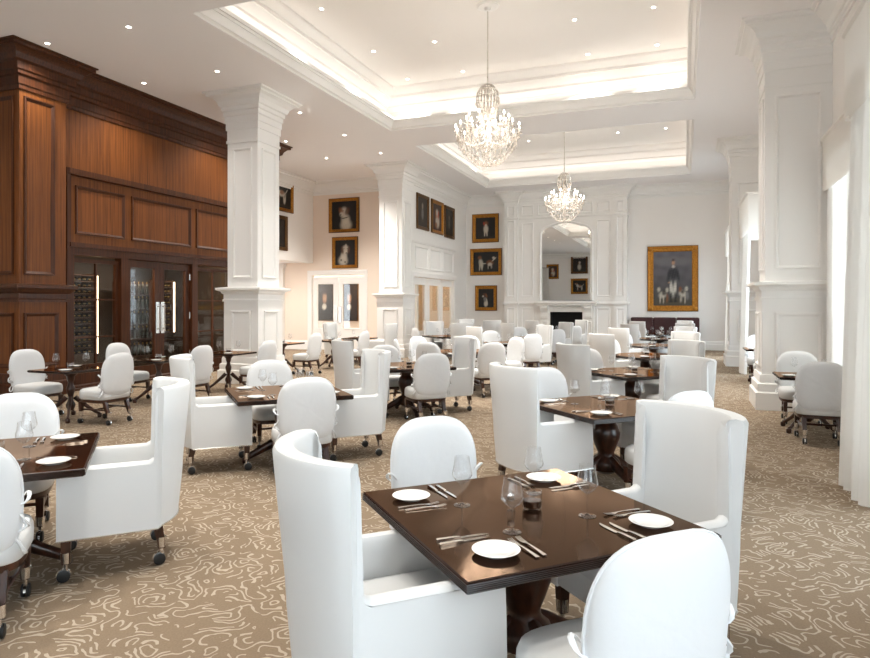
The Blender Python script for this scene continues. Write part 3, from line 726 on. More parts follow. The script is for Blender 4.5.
curtain_set(3.4,6.46,1.28,3.13,3.88,[(5.70,6.42,1.385),(3.45,4.0,1.385)],'tall white curtain with deep valance at the window nearest the viewer')
curtain_set(8.15,10.62,1.84,3.16,3.92,[(8.2,10.55,1.925)],'shallow white curtain and valance on the wall in front of the near pilaster')
curtain_set(14.5,16.6,1.2,3.05,3.85,[(15.85,16.5,1.32)],'white curtain with valance between the two white pilasters')
curtain_set(19.35,22.1,1.2,3.05,3.8,[(21.3,22.0,1.32),(19.45,19.9,1.32)],'white curtain with valance at the far window beyond both pilasters')

# drapes on the rear wall (the arched mirror shows them)
t=thing('window_curtain','long white drape hanging on the rear wall beside the dog pictures','curtain')
b=MB(); rings=[]
for z in (.01,1.2,2.6,4.6):
    f=[(-11.3+i*.02,YR+.14+.05*math.sin(i*.02/.15*2*PI),z) for i in range(46)]
    rings.append(f+[(x,y+.008,z) for x,y,_ in reversed(f)])
b.loft(rings,True,True); b.build('curtain_panel',M_['curtain'],t,smooth=60)
b=MB(); b.tube([(-11.4,YR+.14,4.62),(-10.3,YR+.14,4.62)],.02); b.build('rod',M_['nickel'],t,smooth=True)

# ------------------------------------------------------------------ downlights
def downlight_proto():
    t=thing('recessed_downlight','x','ceiling light',(0,0,-9),0,'recessed ceiling downlights')
    b=MB(); b.lathe([(.034,-.001),(.056,-.001),(.056,-.006),(.050,-.010),(.034,-.006)],20,capa=False,capb=False); b.build('trim_ring',M_['trim'],t,smooth=True)
    b=MB(); b.lathe([(.0,-.003),(.034,-.003)],20,capa=False,capb=False); b.build('lens',M_['lamp'],t)
    return t
DL=downlight_proto(); first=[True]
def downlight(x,y,z,label,power,ang=125):
    if first[0]:
        o=DL; first[0]=False; o.location=(x*S,y*S,z*S); o['label']=label
    else: o=dup(DL,(x,y,z),0,label)
    l=bpy.data.lights.new('downlight_beam','SPOT'); l.energy=power; l.color=(1,.95,.87); l.spot_size=math.radians(ang); l.spot_blend=1.0; l.shadow_soft_size=.05
    q=bpy.data.objects.new('downlight_beam',l); C.objects.link(q); q.location=(x*S,y*S,(z-.03)*S)
PW=130
for i,y in enumerate((3.4,5.4,7.42,9.4,12.07,14.06,16.08)):
    for j,x in enumerate((-9.53,-7.82)):
        downlight(x,y,CZ,'%s small downlight from the front, lower ceiling line %s'%(NUM[i],('along the mahogany crown','above the white columns')[j]),PW*((4.5 if i==6 else .72) if j==0 else .15))
for k,t in enumerate(TR):
    for i,y in enumerate((t[2]+2.5,t[2]+4.55,t[2]+6.3)):
        for j,x in enumerate((-5.97,-4.62,-1.87,-.5)):
            if k==2 and i!=1: continue
            if k==0 and j in(0,3): continue  # lamps of the unseen rear tray are added fill
            downlight(x,y,CZ+1.03,'downlight in the %s raised tray, %s row, %s from the wine wall'%(('added rear','first','far')[k],NUM[i],NUM[j]),PW*1.5,80)
# cove LED runs hidden behind each tray lip; the rear tray's are added fill
for k,(x0,x1,y0,y1) in enumerate(TR):
    z=CZ+.30; cx,cy=(x0+x1)/2,(y0+y1)/2; col=(1,.95,.88); P=CP
    area('cove_led',(x0-.14,cy,z),(PI,0,0),.1,(y1-y0),P*(y1-y0),col); area('cove_led',(x1+.14,cy,z),(PI,0,0),.1,(y1-y0),P*(y1-y0),col)
    area('cove_led',(cx,y0-.14,z),(PI,0,0),(x1-x0),.1,P*(x1-x0),col); area('cove_led',(cx,y1+.14,z),(PI,0,0),(x1-x0),.1,P*(x1-x0),col)
# daylight outside each window
for (a,c) in WIN:
    area('daylight',(XW+.75,(a+c)/2,(WZ0+WZ1)/2+.15),(0,PI/2,0),(WZ1-WZ0)*1.1,(c-a)*1.15,DP*(c-a)*{-4.6:.28,-.9:.24,3.7:.2,8.3:.85,12.3:.4}.get(a,1),(.72,.86,1.0))
for (a,c) in ADDED_WIN:  # added light from behind, through the invented rear windows
    area('daylight',((a+c)/2,YR-.75,(WZ0+WZ1)/2+.15),(PI/2,0,0),(c-a)*1.15,(WZ1-WZ0)*1.1,RP*(c-a),(.74,.87,1.0))

# ------------------------------------------------------------------ chandeliers
def chandelier(x,y,ztop,label):
    t=thing('chandelier',label,'chandelier',(x,y,0),0)
    B=3.99; R=.56
    b=MB(); b.lathe([(.0,ztop),(.20,ztop),(.20,ztop-.015),(.17,ztop-.02),(.16,ztop-.03),(.06,ztop-.04),(.05,ztop-.09),(.0,ztop-.10)],28); b.build('canopy',M_['trim'],t,smooth=True)
    b=MB(); b.tube([(0,0,ztop-.09),(0,0,B+1.36)],.012,8)
    for i in range(8): b.lathe([(.0,-.03),(.016,0),(.0,.03)],8,(0,0,ztop-.2-i*.15))
    b.build('suspension_rod',M_['nickel'],t,smooth=True)
    b=MB(); b.lathe([(.0,0),(.03,.02),(.05,.06),(.03,.12),(.07,.2),(.04,.3),(.025,.4),(.09,.48),(.05,.56),(.03,.64),(.05,.72),(.03,.8),(.045,.95),(.02,1.05),(.03,1.2),(.06,1.3),(.02,1.38)],16,(0,0,B)); b.build('crystal_stem',M_['crystal'],t,smooth=True)
    b=MB()                                            # bell of strands under the top crown
    for r,z in ((.17,1.30),(.20,1.18),(.14,.98)): 
        pts=[(r*math.cos(a*PI/12),r*math.sin(a*PI/12),B+z) for a in range(25)]; b.tube(pts,.007,5)
    b.build('ring',M_['nickel'],t,smooth=True)
    am=MB(); dr=MB(); dr.lathe([(.0,0),(.016,.012),(.020,.03),(.010,.055),(.0,.075)],6)
    bead=MB(); 
    for i in range(5): bead.lathe([(.0,-.012),(.011,0),(.0,.012)],6,(0,0,i*.026))
    arm_me=None
    n_d=0; drop_me=None
    def drop(px,py,pz,s=1.):
        nonlocal drop_me,n_d
        if drop_me is None:
            o=dr.build('crystal_drop',M_['crystal'],t); drop_me=o.data
        else:
            o=bpy.data.objects.new('crystal_drop',drop_me); C.objects.link(o); o.parent=t
        o.location=(px*S,py*S,pz*S); o.scale=(s,s,s); n_d+=1
    def tier(n,rad,zb,zt,ph,keep):
        meshes={}
        for i in range(n):
            a=2*PI*i/n+ph
            if not meshes:
                b=MB(); pts=[]
                for j in range(9):
                    f=j/8; pts.append((rad*(.08+.92*f),0,zb+(-.10*math.sin(f*PI))+(zt-zb)*f**2.5))
                b.tube(pts,.011,6); b.lathe([(.0,0),(.02,.0),(.05,.012),(.052,.018),(.012,.018)],10,(rad,0,zt)); arm=b.build('arm',M_['crystal'],t,smooth=True)
                b=MB(); b.lathe([(.011,.018),(.011,.085)],8,(rad,0,zt)); can=b.build('candle',M_['wax'],arm,smooth=True)
                b=MB(); b.lathe([(.004,.086),(.013,.10),(.014,.115),(.006,.145),(.0,.155)],8,(rad,0,zt)); bu=b.build('bulb',M_['bulb'],arm,smooth=True)
                meshes=dict(a=arm.data,c=can.data,b=bu.data); arm.rotation_euler=(0,0,a)
            else:
                arm=bpy.data.objects.new('arm',meshes['a']); C.objects.link(arm); arm.parent=t; arm.rotation_euler=(0,0,a)
                for k,nm in (('c','candle'),('b','bulb')):
                    q=bpy.data.objects.new(nm,meshes[k]); C.objects.link(q); q.parent=arm
            drop(rad*math.cos(a),rad*math.sin(a),zt-.09,1.1)
            if keep: drop(.78*rad*math.cos(a+PI/n),.78*rad*math.sin(a+PI/n),zt-.17,1.1)
    tier(14,R,B+.42,B+.56,0,True); tier(10,R*.66,B+.62,B+.74,.2,True)
    for r,z,n in ((.30,.10,12),(.20,.04,8),(.09,-.02,5),(.42,.2,14)):
        for i in range(n):
            a=2*PI*i/n+r*9; drop(r*math.cos(a),r*math.sin(a),B+z,1.15)
    # the uncounted strands of beads
    b=MB()
    def strand(p0,p1,sag,n):
        for i in range(n):
            f=(i+.5)/n; p=[p0[k]*(1-f)+p1[k]*f for k in range(3)]; p[2]-=sag*math.sin(PI*f)
            b.lathe([(.0,-.017),(.015,0),(.0,.017)],5,tuple(p))
    for i in range(20):
        a=2*PI*i/20; c_,s_=math.cos(a),math.sin(a)
        strand((.20*c_,.20*s_,B+1.18),(.12*c_,.12*s_,B+.74),-.0,16); strand((.20*c_,.20*s_,B+1.16),(.17*c_,.17*s_,B+.95),.0,8); strand((.05*c_,.05*s_,B+1.40),(.19*c_,.19*s_,B+1.24),-.04,8)
        strand((.18*c_,.18*s_,B+1.28),(.21*c_,.21*s_,B+1.05),.0,9)
        strand((.10*c_,.10*s_,B+.74),(R*.66*c_,R*.66*s_,B+.66),.10,12)
    for i in range(28):
        a=2*PI*i/28; c_,s_=math.cos(a),math.sin(a)
        strand((R*.97*c_,R*.97*s_,B+.52),(.42*c_,.42*s_,B+.22),.02,11)
        strand((.42*c_,.42*s_,B+.24),(.08*c_,.08*s_,B+.0),.07,13)
        strand((R*.9*c_,R*.9*s_,B+.5),(R*.9*c_,R*.9*s_,B+.30),0,7)
        strand((R*.66*c_,R*.66*s_,B+.70),(R*.62*c_,R*.62*s_,B+.36),0,11)
    o=b.build('bead_strands',M_['crystal'],t); o['kind']='stuff'
    q=point('chandelier_glow',(x,y,B+.62),CHP,(1,.94,.86),.5)
chandelier(-3.2,10.85,CZ+1.03,'large crystal chandelier hanging from the nearer raised ceiling tray')
chandelier(-3.25,18.9,CZ+1.03,'far crystal chandelier hanging in front of the arched mirror')

# ------------------------------------------------------------------ chairs
def caster(leg,x,y,z=.105):
    b=MB(); b.lathe([(.017,z),(.026,z+.0),(.028,z+.06),(.026,z+.06)],12,(x,y,0)); b.lathe([(.010,z+.005),(.012,z-.05)],8,(x,y,0))
    rr=.034
    for sx in (-1,1):
        b.loft([[(x+sx*d,y+.012+r*math.cos(k*PI/8),rr+.002+r*math.sin(k*PI/8)) for k in range(16)] for d,r in ((.003,rr*.6),(.005,rr),(.018,rr),(.022,rr*.7))],True,True,1)
    b.loft([[(x+d,y+.012+.042*math.cos(k*PI/8),max(.034+.042*math.sin(k*PI/8),.036)) for k in range(-1,10)] for d in (-.006,.006)],True,True)
    o=b.build('caster',[M_['chrome'],M_['black']],leg,smooth=40); o['label']='chrome caster'
def make_wing():
    t=thing('wing_chair','x','chair',(0,0,-9),0,'white wing chairs')
    HW,FR,RE=.305,.34,-.285; zb=.235; AH,TH=.638,1.07
    # plan path of the outer face, front left -> back -> front right, with normals
    path=[]
    yc=-.19; HA=math.radians(42)
    side=[(-HW,FR),(-HW,.30),(-HW,.17),(-HW,.03),(-HW,-.13)]
    curve=[]
    n=22
    for i in range(n+1):
        a=-HA+2*HA*i/n; R_=HW/math.sin(HA)
        curve.append((R_*math.sin(a), yc-R_*(math.cos(a)-math.cos(HA))))
    path=side+[(-HW,yc+.034),(-HW,yc+.026),(-HW,yc+.013)]+curve+[(HW,yc+.013),(HW,yc+.026),(HW,yc+.034)]+[(-x,y) for x,y in reversed(side)]
    rings=[]; N=len(path)
    for i,(x,y) in enumerate(path):
        a=path[max(i-1,0)]; c=path[min(i+1,N-1)]
        d=Vector((c[0]-a[0],c[1]-a[1]));
        if d.length<1e-6: d=Vector((0,-1))
        d.normalize(); nrm=Vector((d.y,-d.x))       # outward (path runs counter-clockwise seen from below)
        if nrm.dot(Vector((x,y-.0)))<0: nrm=-nrm
        j=min(i,N-1-i)
        if j<=4: h=AH
        elif j==5: h=AH+.015
        elif j==6: h=TH-.05
        else: h=TH-.018 if j==7 else (TH-.004 if j==8 else TH)
        back=max(0,-nrm.y); th=.062+.02*back
        lean=lambda z:(.075*back-.022*(1-back))*max(0,(z-.30))/.77
        fl=.0 if j<=4 else 0
        def P(inn,z): 
            o=-inn+lean(z); return (x+nrm.x*o, y+nrm.y*o, z)
        zb_=zb+.02*back
        rings.append([P(.0,zb_),P(-.004,.36),P(-.004,.5),P(0,min(h,.60)),P(0,(h+.60)/2),P(0,h-.022),P(.010,h-.006),P(th*.5,h),P(th-.010,h-.006),P(th,h-.022),P(th,(h+.5)/2),P(th,.42),P(th,zb_)])
    b=MB(); b.loft(rings,True,True); b.build('backrest',M_['fabric'],t,smooth=42)
    # front panel + deck
    b=MB(); b.bbox(-HW+.05,HW-.05,.27,FR-.004,zb,.40,.012); b.box(-HW+.05,HW-.05,-.2,.28,.27,.36); b.build('front_rail',M_['fabric'],t)
    # cushion: follows the inner U, domed
    b=MB(); rr=[]
    hw=HW-.07
    out=[(-hw,.335),(-hw*.5,.345),(0,.348),(hw*.5,.345),(hw,.335),(hw,.15),(hw,-.10)]
    for i in range(1,12):
        a=PI*i/12; out.append((hw*(abs(math.cos(a))**(2/2.6))*(1 if math.cos(a)>0 else -1),-.12-.115*(abs(math.sin(a))**(2/2.6))))
    out+=[(-hw,-.10),(-hw,.15)]
    for k,z in ((.985,.365),(1,.38),(1,.44),(.985,.462),(.94,.476),(.75,.488),(.4,.494)):
        rr.append([(x*k,(y-.03)*k+.03,z) for x,y in out])
    b.loft(rr,True,True); o=b.build('seat',M_['seatf'],t,smooth=50); o['label']='pale grey-white seat cushion'
    # nail head line
    b=MB()
    for i in range(4,N-4):
        pass
    for i,(x,y) in enumerate(path[::1]):
        pass
    edge=[]
    for r in rings: edge.append((r[0][0],r[0][1],r[0][2]+.006))
    pts=[tuple(Vector(p)+Vector((p[0],p[1],0)).normalized()*.003) for p in edge if True]
    pp=[pts[0]]
    for p in pts[1:]:
        if (Vector(p)-Vector(pp[-1])).length>.012: pp.append(p)
    b.tube(pp,.0045,5); o=b.build('nailhead_trim',M_['nickel'],t,smooth=True); o['label']='line of nickel nail heads'
    for sx in (-1,1):
        b=MB(); x,y=sx*.262,.295; b.loft([[(x-w,y-w,z),(x+w,y-w,z),(x+w,y+w,z),(x-w,y+w,z)] for w,z in ((.020,.10),(.024,.2),(.027,.27))],True,True); l=b.build('leg',M_['leg'],t); caster(l,x,y)
    for sx in (-1,1):
        b=MB(); rg=[]
        for w,z,oy in ((.020,.10,-.016),(.022,.15,-.012),(.025,.20,.0),(.029,.25,.008),(.03,.30,.008)):
            x,y=sx*.222,-.185+oy; rg.append([(x-w,y-w,z),(x+w,y-w,z),(x+w,y+w,z),(x-w,y+w,z)])
        b.loft(rg,True,True); l=b.build('leg',M_['leg'],t,smooth=60); caster(l,sx*.222,-.20)
    return t
def make_round():
    t=thing('slipper_chair','x','chair',(0,0,-9),0,'white round-backed chairs')
    # slip-covered oval back
    zc=.66; rings=[]; nphi=40
    def bound(a):
        c,s_=math.cos(a),math.sin(a)
        if s_>=0: return (.255*(abs(c)**.66)*(1 if c>=0 else -1), .262*s_**.79)
        w=.255-.040*min(1,(-s_)**1.5*1.3); e=.38
        return (w*(abs(c)**e)*(1 if c>=0 else -1), -.295*(abs(s_)**e))
    pr=[bound(2*PI*i/nphi) for i in range(nphi)]
    def pt(rho,i,side):
        bx,bz=pr[i]; x=bx*rho; z=zc+bz*rho
        th=.047*math.sqrt(max(0,1-rho**5))
        y=-.235-.10*(z-.42)*.9+ .55*x*x
        wr=.0028*min(1,rho*1.5)*math.sin(x*60+z*33)*math.sin(z*41-x*19)*(1 if side<0 else .4)*(1-rho**6)
        return (x,y+side*th+wr,z)
    fr=[[pt(r,i,1) for i in range(nphi)] for r in (.0001,.25,.5,.7,.84,.93,.98,1.)]
    bk=[[pt(r,i,-1) for i in range(nphi)] for r in (.98,.93,.84,.7,.5,.25,.0001)]
    b=MB(); b.loft(fr+bk,True,True); b.build('backrest',M_['cover'],t,smooth=60)
    # piping round the edge
    b=MB(); b.tube([pt(1.0,i%nphi,1) for i in range(nphi//2+2+nphi//2)],.006,6); b.build('piping',M_['cover'],t,smooth=True)
    # seat
    out=[]
    for i in range(36):
        a=2*PI*i/36; c,s_=math.cos(a),math.sin(a); e=.55 if s_>0 else .5
        out.append((.25*(abs(c)**e)*(1 if c>=0 else -1), .01+.255*(abs(s_)**(.62 if s_>0 else .4))*(1 if s_>=0 else -1)))
    b=MB(); b.loft([[(x*k,y*k,z) for x,y in out] for k,z in ((.96,.325),(1,.335),(1.01,.38),(1.0,.415),(.965,.438),(.88,.452),(.6,.462),(.25,.466))],True,True); o=b.build('seat',M_['seatf'],t,smooth=50); o['label']='pale grey-white upholstered seat'
    b=MB(); b.loft([[(x*k,y*k,z) for x,y in out] for k,z in ((.93,.285),(.95,.29),(.95,.327),(.9,.33))],True,True); b.build('seat_frame',M_['leg'],t,smooth=40)
    for sx in (-1,1):
        b=MB(); x,y=sx*.195,.195
        b.loft([[(x-w,y-w,z),(x+w,y-w,z),(x+w,y+w,z),(x-w,y+w,z)] for w,z in ((.017,.10),(.021,.2),(.024,.29))],True,True); l=b.build('leg',M_['leg'],t); caster(l,x,y)
    for sx in (-1,1):
        b=MB(); rg=[]
        for w,z,oy in ((.018,.10,-.075),(.020,.16,-.045),(.022,.22,-.02),(.024,.30,0)):
            x,y=sx*.17,-.19+oy; rg.append([(x-w,y-w,z),(x+w,y-w,z),(x+w,y+w,z),(x-w,y+w,z)])
        b.loft(rg,True,True); l=b.build('leg',M_['leg'],t,smooth=60); caster(l,sx*.17,-.265)
    b=MB()
    for sx in (-1,1): b.tube([(sx*.19,.19,.19),(sx*.175,-.23,.19)],.012,6)
    b.tube([(-.18,-.02,.19),(.18,-.02,.19)],.012,6); b.build('stretcher',M_['leg'],t,smooth=True)
    for sx in (-1,1):
        for zz in ((.60,.47)):
            b=MB(); x=sx*(.222 if zz>.55 else .212); y=-.235-.10*(zz-.42)*.9+.55*x*x+.015
            for k,(lx,lz) in enumerate(((.085,.045),(.075,-.10))):
                pts=[(x+sx*lx*math.sin(PI*f)*.7,y+.02*math.sin(2*PI*f),zz+lz*2*f*(1-f)*2+(.02 if k==0 else -.02)*math.sin(2*PI*f)) for f in [i/10 for i in range(11)]]
                b.tube(pts,.010,5,flat=.5)
            b.tube([(x,y,zz),(x+sx*.026,y+.03,zz-.06),(x+sx*.014,y+.02,zz-.12)],.009,5,flat=.5)
            b.lathe([(.0,-.010),(.011,0),(.0,.010)],8,(x+sx*.004,y,zz)); b.build('tie_bow',M_['cover'],t,smooth=True)
    return t
WING=make_wing(); RND=make_round(); used={}
def chair(kind,x,y,rz,label,group):
    src=WING if kind=='wing' else RND
    if kind not in used:
        used[kind]=1; src.location=(x*S,y*S,0); src.rotation_euler=(0,0,rz); src['label']=label; src['group']=group; return src
    return dup(src,(x,y,0),rz,label,group)

# ------------------------------------------------------------------ tables
HT=.684
def square_top(b,h,z0,z1):
    ed=[]; n=5; dz=(z1-z0-.012)/n
    pr=[(-.012,z0)]
    for i in range(n):
        z=z0+.006+i*dz; pr+=[(-.006,z),(-.001,z+dz*.2),(0,z+dz*.5),(-.001,z+dz*.8),(-.006,z+dz)]
    pr+=[(-.004,z1-.004),(-.010,z1)]
    rings=[[(-h-o,-h-o,z),(h+o,-h-o,z),(h+o,h+o,z),(-h-o,h+o,z)] for o,z in pr]
    b.loft(rings,True,False)
    h2=h-.010; b.add([(-h2,-h2,z1),(h2,-h2,z1),(h2,h2,z1),(-h2,h2,z1)],[(0,1,2,3)],1)
def quad_leg(L,z0,i,r=1.,turn=PI/4):
    b=MB(); a=i*PI/2+turn; pts=[]
    for f in (0,.12,.3,.5,.7,.88,1):
        rr=.05+L*f; z=z0*(1-f)**1.7*.95+.055*(1 if f>.85 else 1)+.03*math.sin(PI*f)
        pts.append((rr*math.cos(a),rr*math.sin(a),max(z,.055)))
    b.tube(pts,[.040*r,.042*r,.036*r,.032*r,.028*r,.026*r,.028*r],8,flat=1.25)
    e=pts[-1]; b.lathe([(.022,0.0),(.03,.01),(.03,.05),(.02,.06)],10,(e[0],e[1],0.002))
    return b
def make_table(kind):
    t=thing('dining_table' if kind!='small' else 'bistro_table','x','table',(0,0,-9),0)
    b=MB()
    if kind=='square': square_top(b,.54,HT-.043,HT); b.build('table_top',[M_['tedge'],M_['table']],t,smooth=25)
    elif kind=='small': square_top(b,.36,HT-.032,HT); b.build('table_top',[M_['tedge'],M_['table']],t,smooth=25)
    else:
        b.lathe([(.70,HT-.06),(.74,HT-.055),(.75,HT-.035),(.75,HT-.012),(.745,HT-.004)],48,capb=False)
        b.lathe([(.745,HT-.004),(.735,HT)],48,mi=0,capa=False,capb=False); 
        b.add([(.735*math.cos(2*PI*k/48),.735*math.sin(2*PI*k/48),HT) for k in range(48)],[tuple(range(48))],1)
        b.build('table_top',[M_['tedge'],M_['table']],t,smooth=25)
        b=MB(); b.lathe([(.2,HT-.20),(.48,HT-.12),(.64,HT-.06)],36); b.build('apron',M_['tedge'],t,smooth=30)
    b=MB()
    if kind=='small': b.lathe([(.03,.12),(.055,.16),(.06,.20),(.035,.25),(.03,.30),(.05,.38),(.055,.42),(.035,.47),(.03,.5),(.045,.54),(.05,.58),(.10,.63),(.12,HT-.032)],18)
    else: b.lathe([(.06,.10),(.11,.13),(.125,.18),(.11,.22),(.075,.25),(.07,.28),(.09,.33),(.115,.40),(.12,.45),(.10,.51),(.075,.55),(.08,.58),(.16,.60),(.18,HT-.043)],22)
    b.build('pedestal',M_['leg'],t,smooth=40)
    for i in range(4):
        quad_leg(.35 if kind!='small' else .30,.17 if kind!='small' else .26,i,1 if kind!='small' else .62,0 if kind=='square' else PI/4).build('leg',M_['leg'],t,smooth=50)
    return t
TP={k:make_table(k) for k in ('square','small','round')}; tused={}
def table(kind,x,y,rz,label,group):
    if kind not in tused:
        tused[kind]=1; o=TP[kind]; o.location=(x*S,y*S,0); o.rotation_euler=(0,0,rz); o['label']=label; o['group']=group; return o
    return dup(TP[kind],(x,y,0),rz,label,group)

# ------------------------------------------------------------------ tableware prototypes (single small meshes)
def p_plate():
    b=MB(); b.lathe([(.0,.004),(.045,.003),(.050,.0),(.054,.003),(.070,.010),(.083,.016),(.085,.018),(.082,.0185),(.066,.013),(.052,.008),(.0,.0075)],36,capa=False,capb=False); return b,M_['china']
def p_fork():
    b=MB(); L=.185
    pts=[(-L/2,0,.004),(-L/4,0,.006),(0,0,.007),(.025,0,.006),(.04,0,.004)]
    w=[.0075,.006,.004,.004,.009]
    rings=[[(p[0],-ww,p[2]-.0015),(p[0],ww,p[2]-.0015),(p[0],ww,p[2]+.0015),(p[0],-ww,p[2]+.0015)] for p,ww in zip(pts,w)]
    rings.append([(.05,-.0105,.002),(.05,.0105,.002),(.05,.0105,.005),(.05,-.0105,.005)])
    b.loft(rings,True,True)
    for k in range(4):
        y=-.0088+k*.0059; b.loft([[(x,y-h,z),(x,y+h,z),(x,y+h,z+.0025),(x,y-h,z+.0025)] for x,z,h in ((.049,.0022,.0017),(.07,.0035,.0016),(L/2,.007,.0010))],True,True)
    return b,M_['silver']
def p_knife():
    b=MB(); 
    b.loft([[(x,-w,.001),(x,w,.001),(x,w,.001+t),(x,-w,.001+t)] for x,w,t in ((-.105,.006,.007),(-.10,.008,.009),(-.03,.006,.008),(-.01,.005,.006))],True,True)
    b.loft([[(x,-.006,.002),(x,w,.002),(x,w,.0035),(x,-.006,.0045)] for x,w in ((-.01,.005),(.0,.009),(.06,.009),(.09,.005),(.105,-.003))],True,True)
    return b,M_['silver']
def p_glass():
    b=MB()
    pr=[(.0,.0),(.035,.0),(.036,.002),(.012,.006),(.004,.014),(.0035,.05),(.004,.088),(.010,.094),(.030,.110),(.043,.128),(.0445,.136),(.040,.160),(.034,.192),(.0325,.212),(.0315,.2125),(.033,.19),(.0388,.160),(.0432,.136),(.0415,.129),(.029,.1115),(.008,.096),(.0,.095)]
    b.lathe(pr,24,capa=False,capb=False); return b,M_['glass']
def single(name,fn,label,cat,smooth=True):
    b,m=fn(); o=b.build(name,m,smooth=smooth); o.location=(0,0,-9*S); return tag(o,label,cat)
PROT={'bread_plate':single('bread_plate',p_plate,'x','plate'),'fork':single('fork',p_fork,'x','fork',30),'table_knife':single('table_knife',p_knife,'x','knife',30),'wine_glass':single('wine_glass',p_glass,'x','wine glass')}
vt=thing('votive_candle','x','candle holder',(0,0,-9))
b=MB(); b.lathe([(.0,.0),(.036,0),(.042,.01),(.043,.07),(.040,.082),(.038,.082),(.040,.07),(.039,.012),(.0,.01)],20,capa=False,capb=False); b.build('glass_cup',M_['glass'],vt,smooth=True)
b=MB(); b.lathe([(.0,.011),(.037,.012),(.038,.04),(.0,.041)],18,capa=False,capb=False); o=b.build('candle_fill',M_['wine'],vt,smooth=True); o['label']='dark candle fill'
PROT['votive_candle']=vt; sp=thing('salt_shaker','x','salt shaker',(0,0,-9))
b=MB(); b.lathe([(.0,0),(.017,0),(.019,.01),(.014,.045),(.0,.046)],12); b.build('jar',M_['glass'],sp,smooth=True)
b=MB(); b.lathe([(.014,.045),(.016,.05),(.015,.065),(.006,.072),(.0,.073)],12); b.build('cap',M_['chrome'],sp,smooth=True)
PROT['salt_shaker']=sp
pused={}
def item(kind,x,y,z,rz,label,group):
    p=PROT[kind]
    if kind not in pused:
        pused[kind]=1; p.location=(x*S,y*S,z*S); p.rotation_euler=(0,0,rz); p['label']=label; p['group']=group; return p
    return dup(p,(x,y,z),rz,label,group)
def setting(cx,cy,face,half,who,full,row):
    # face: heading (unit vector) the diner looks along
    f=Vector(face).normalized(); l=Vector((-f.y,f.x)); c=Vector((cx,cy)); a=math.atan2(f.y,f.x)
    def at(fw,lf): p=c-f*(half-fw)+l*lf; return p.x,p.y
    j=lambda s=.008: random.uniform(-s,s)
    k=half/.54
    x,y=at(.175+j(),.345*k+j()); item('bread_plate',x,y,HT,a,'small white bread plate at '+who,'bread plates '+row)
    x,y=at(.37*k+j(),-.205*k+j()); item('wine_glass',x,y,HT,random.random()*6,'clear stemmed wine glass at '+who,'wine glasses '+row)
    if full:
        x,y=at(.165+j(),.232+j(.004)); item('fork',x,y,HT,a+j(.05),'outer fork of two at '+who,'forks '+row)
        x,y=at(.175+j(),.195+j(.004)); item('fork',x,y,HT,a+j(.05),'inner fork of two at '+who,'forks '+row)
        x,y=at(.165+j(),-.185+j(.004)); item('table_knife',x,y,HT,a+j(.04),'inner knife of two at '+who,'knives '+row)
        x,y=at(.160+j(),-.222+j(.004)); item('table_knife',x,y,HT,a+j(.04),'outer knife of two at '+who,'knives '+row)

Q=math.sqrt(.5)
SIDES={'SW':((-Q,-Q),-PI/4),'NE':((Q,Q),PI*.75),'NW':((-Q,Q),-PI*.75),'SE':((Q,-Q),PI/4),'W':((-1,0),-PI/2),'E':((1,0),PI/2),'N':((0,1),PI),'S':((0,-1),0)}
DESC={'SW':'back to the wine room','NE':'back to the windows','NW':'back to the fireplace wall','SE':'tied back to the viewer'}
SEAT={'SW':'wine-room-side seat','NE':'window-side seat','NW':'fireplace-side seat','SE':'viewer-side seat'}
def four_top(x,y,nm,row,full=2,skip=(),off={},wings=('SW','NE')):
    ord_=nm
    table('square',x,y,PI/4,'square dark pedestal table, %s in the %s'%(nm,row),'square tables in the '+row)
    for s,(d,rz) in SIDES.items():
        if len(s)<2 : continue
        du,dr=off.get(s,(0,0)); fx,fy=-d[0],-d[1]; lx,ly=-fy,fx
        wing=s in wings
        D=(.71 if wing else .70)+du
        if s not in skip:
            chair('wing' if wing else 'round',x+d[0]*D+lx*dr,y+d[1]*D+ly*dr,rz+random.uniform(-.03,.03),
              'white %s chair, %s, %s table in the %s'%('wing' if wing else 'round-backed',DESC[s],nm,row),('wing' if wing else 'round-backed')+' chairs in the '+row)
        if full: setting(x,y,(fx,fy),.54,'%s of the %s table, %s'%(SEAT[s],nm,row),full==2,'in the '+row)
    if full:
        item('votive_candle',x+.03,y+.03,HT,0,'dark votive candle glass at the centre of the %s table, %s'%(nm,row),'votive candles')
        item('salt_shaker',x-.05,y-.02,HT,0,'small salt shaker beside the candle on the %s table, %s'%(nm,row),'salt shakers')
R1='window-side row'; R2='middle row'; R3='far wine-room-side row'
Y1=[2.67,5.74,8.75,11.75,14.75,17.7,20.6]
for k,y in enumerate(Y1):
    four_top(-.63,y,ORD[k],R1,2 if k<3 else 1,off={'SW':(-.03,-.14),'SE':(0,.12),'NE':(-.07,.05)} if k==0 else {})
Y2=[2.52,5.5,8.5,None,14.45,17.4,20.3]
for k,y in enumerate(Y2):
    if y is None: continue
    four_top(-3.72,y,ORD[k],R2,2 if k<3 else 1,skip=('SW',) if k==0 else (),off={'SE':(-.10,-.05)} if k==0 else {})
# large round table in place of the fourth
rx,ry=-3.82,11.4
table('round',rx,ry,0,'large round dark pedestal table, fourth in the middle row','round tables')
for i,dg in enumerate((311,53,105,156,208,259)):
    a=math.radians(dg); D=1.0
    nm=('by the viewer and windows','by the windows and fireplace','by the fireplace','by the far paintings','by the wine room','by the viewer')[i]
    chair('round',rx+D*math.cos(a),ry+D*math.sin(a),a+PI/2,'white round-backed chair at the large round table, '+nm,'chairs at the round table')
    setting(rx,ry,(-math.cos(a),-math.sin(a)),.70,'the large round table, seat '+nm,False,'at the round table')
for k,(x,y) in enumerate(((-6.2,17.0),(-6.3,20.3))):
    four_top(x,y,ORD[k],R3,1,wings=('NW','SE'))
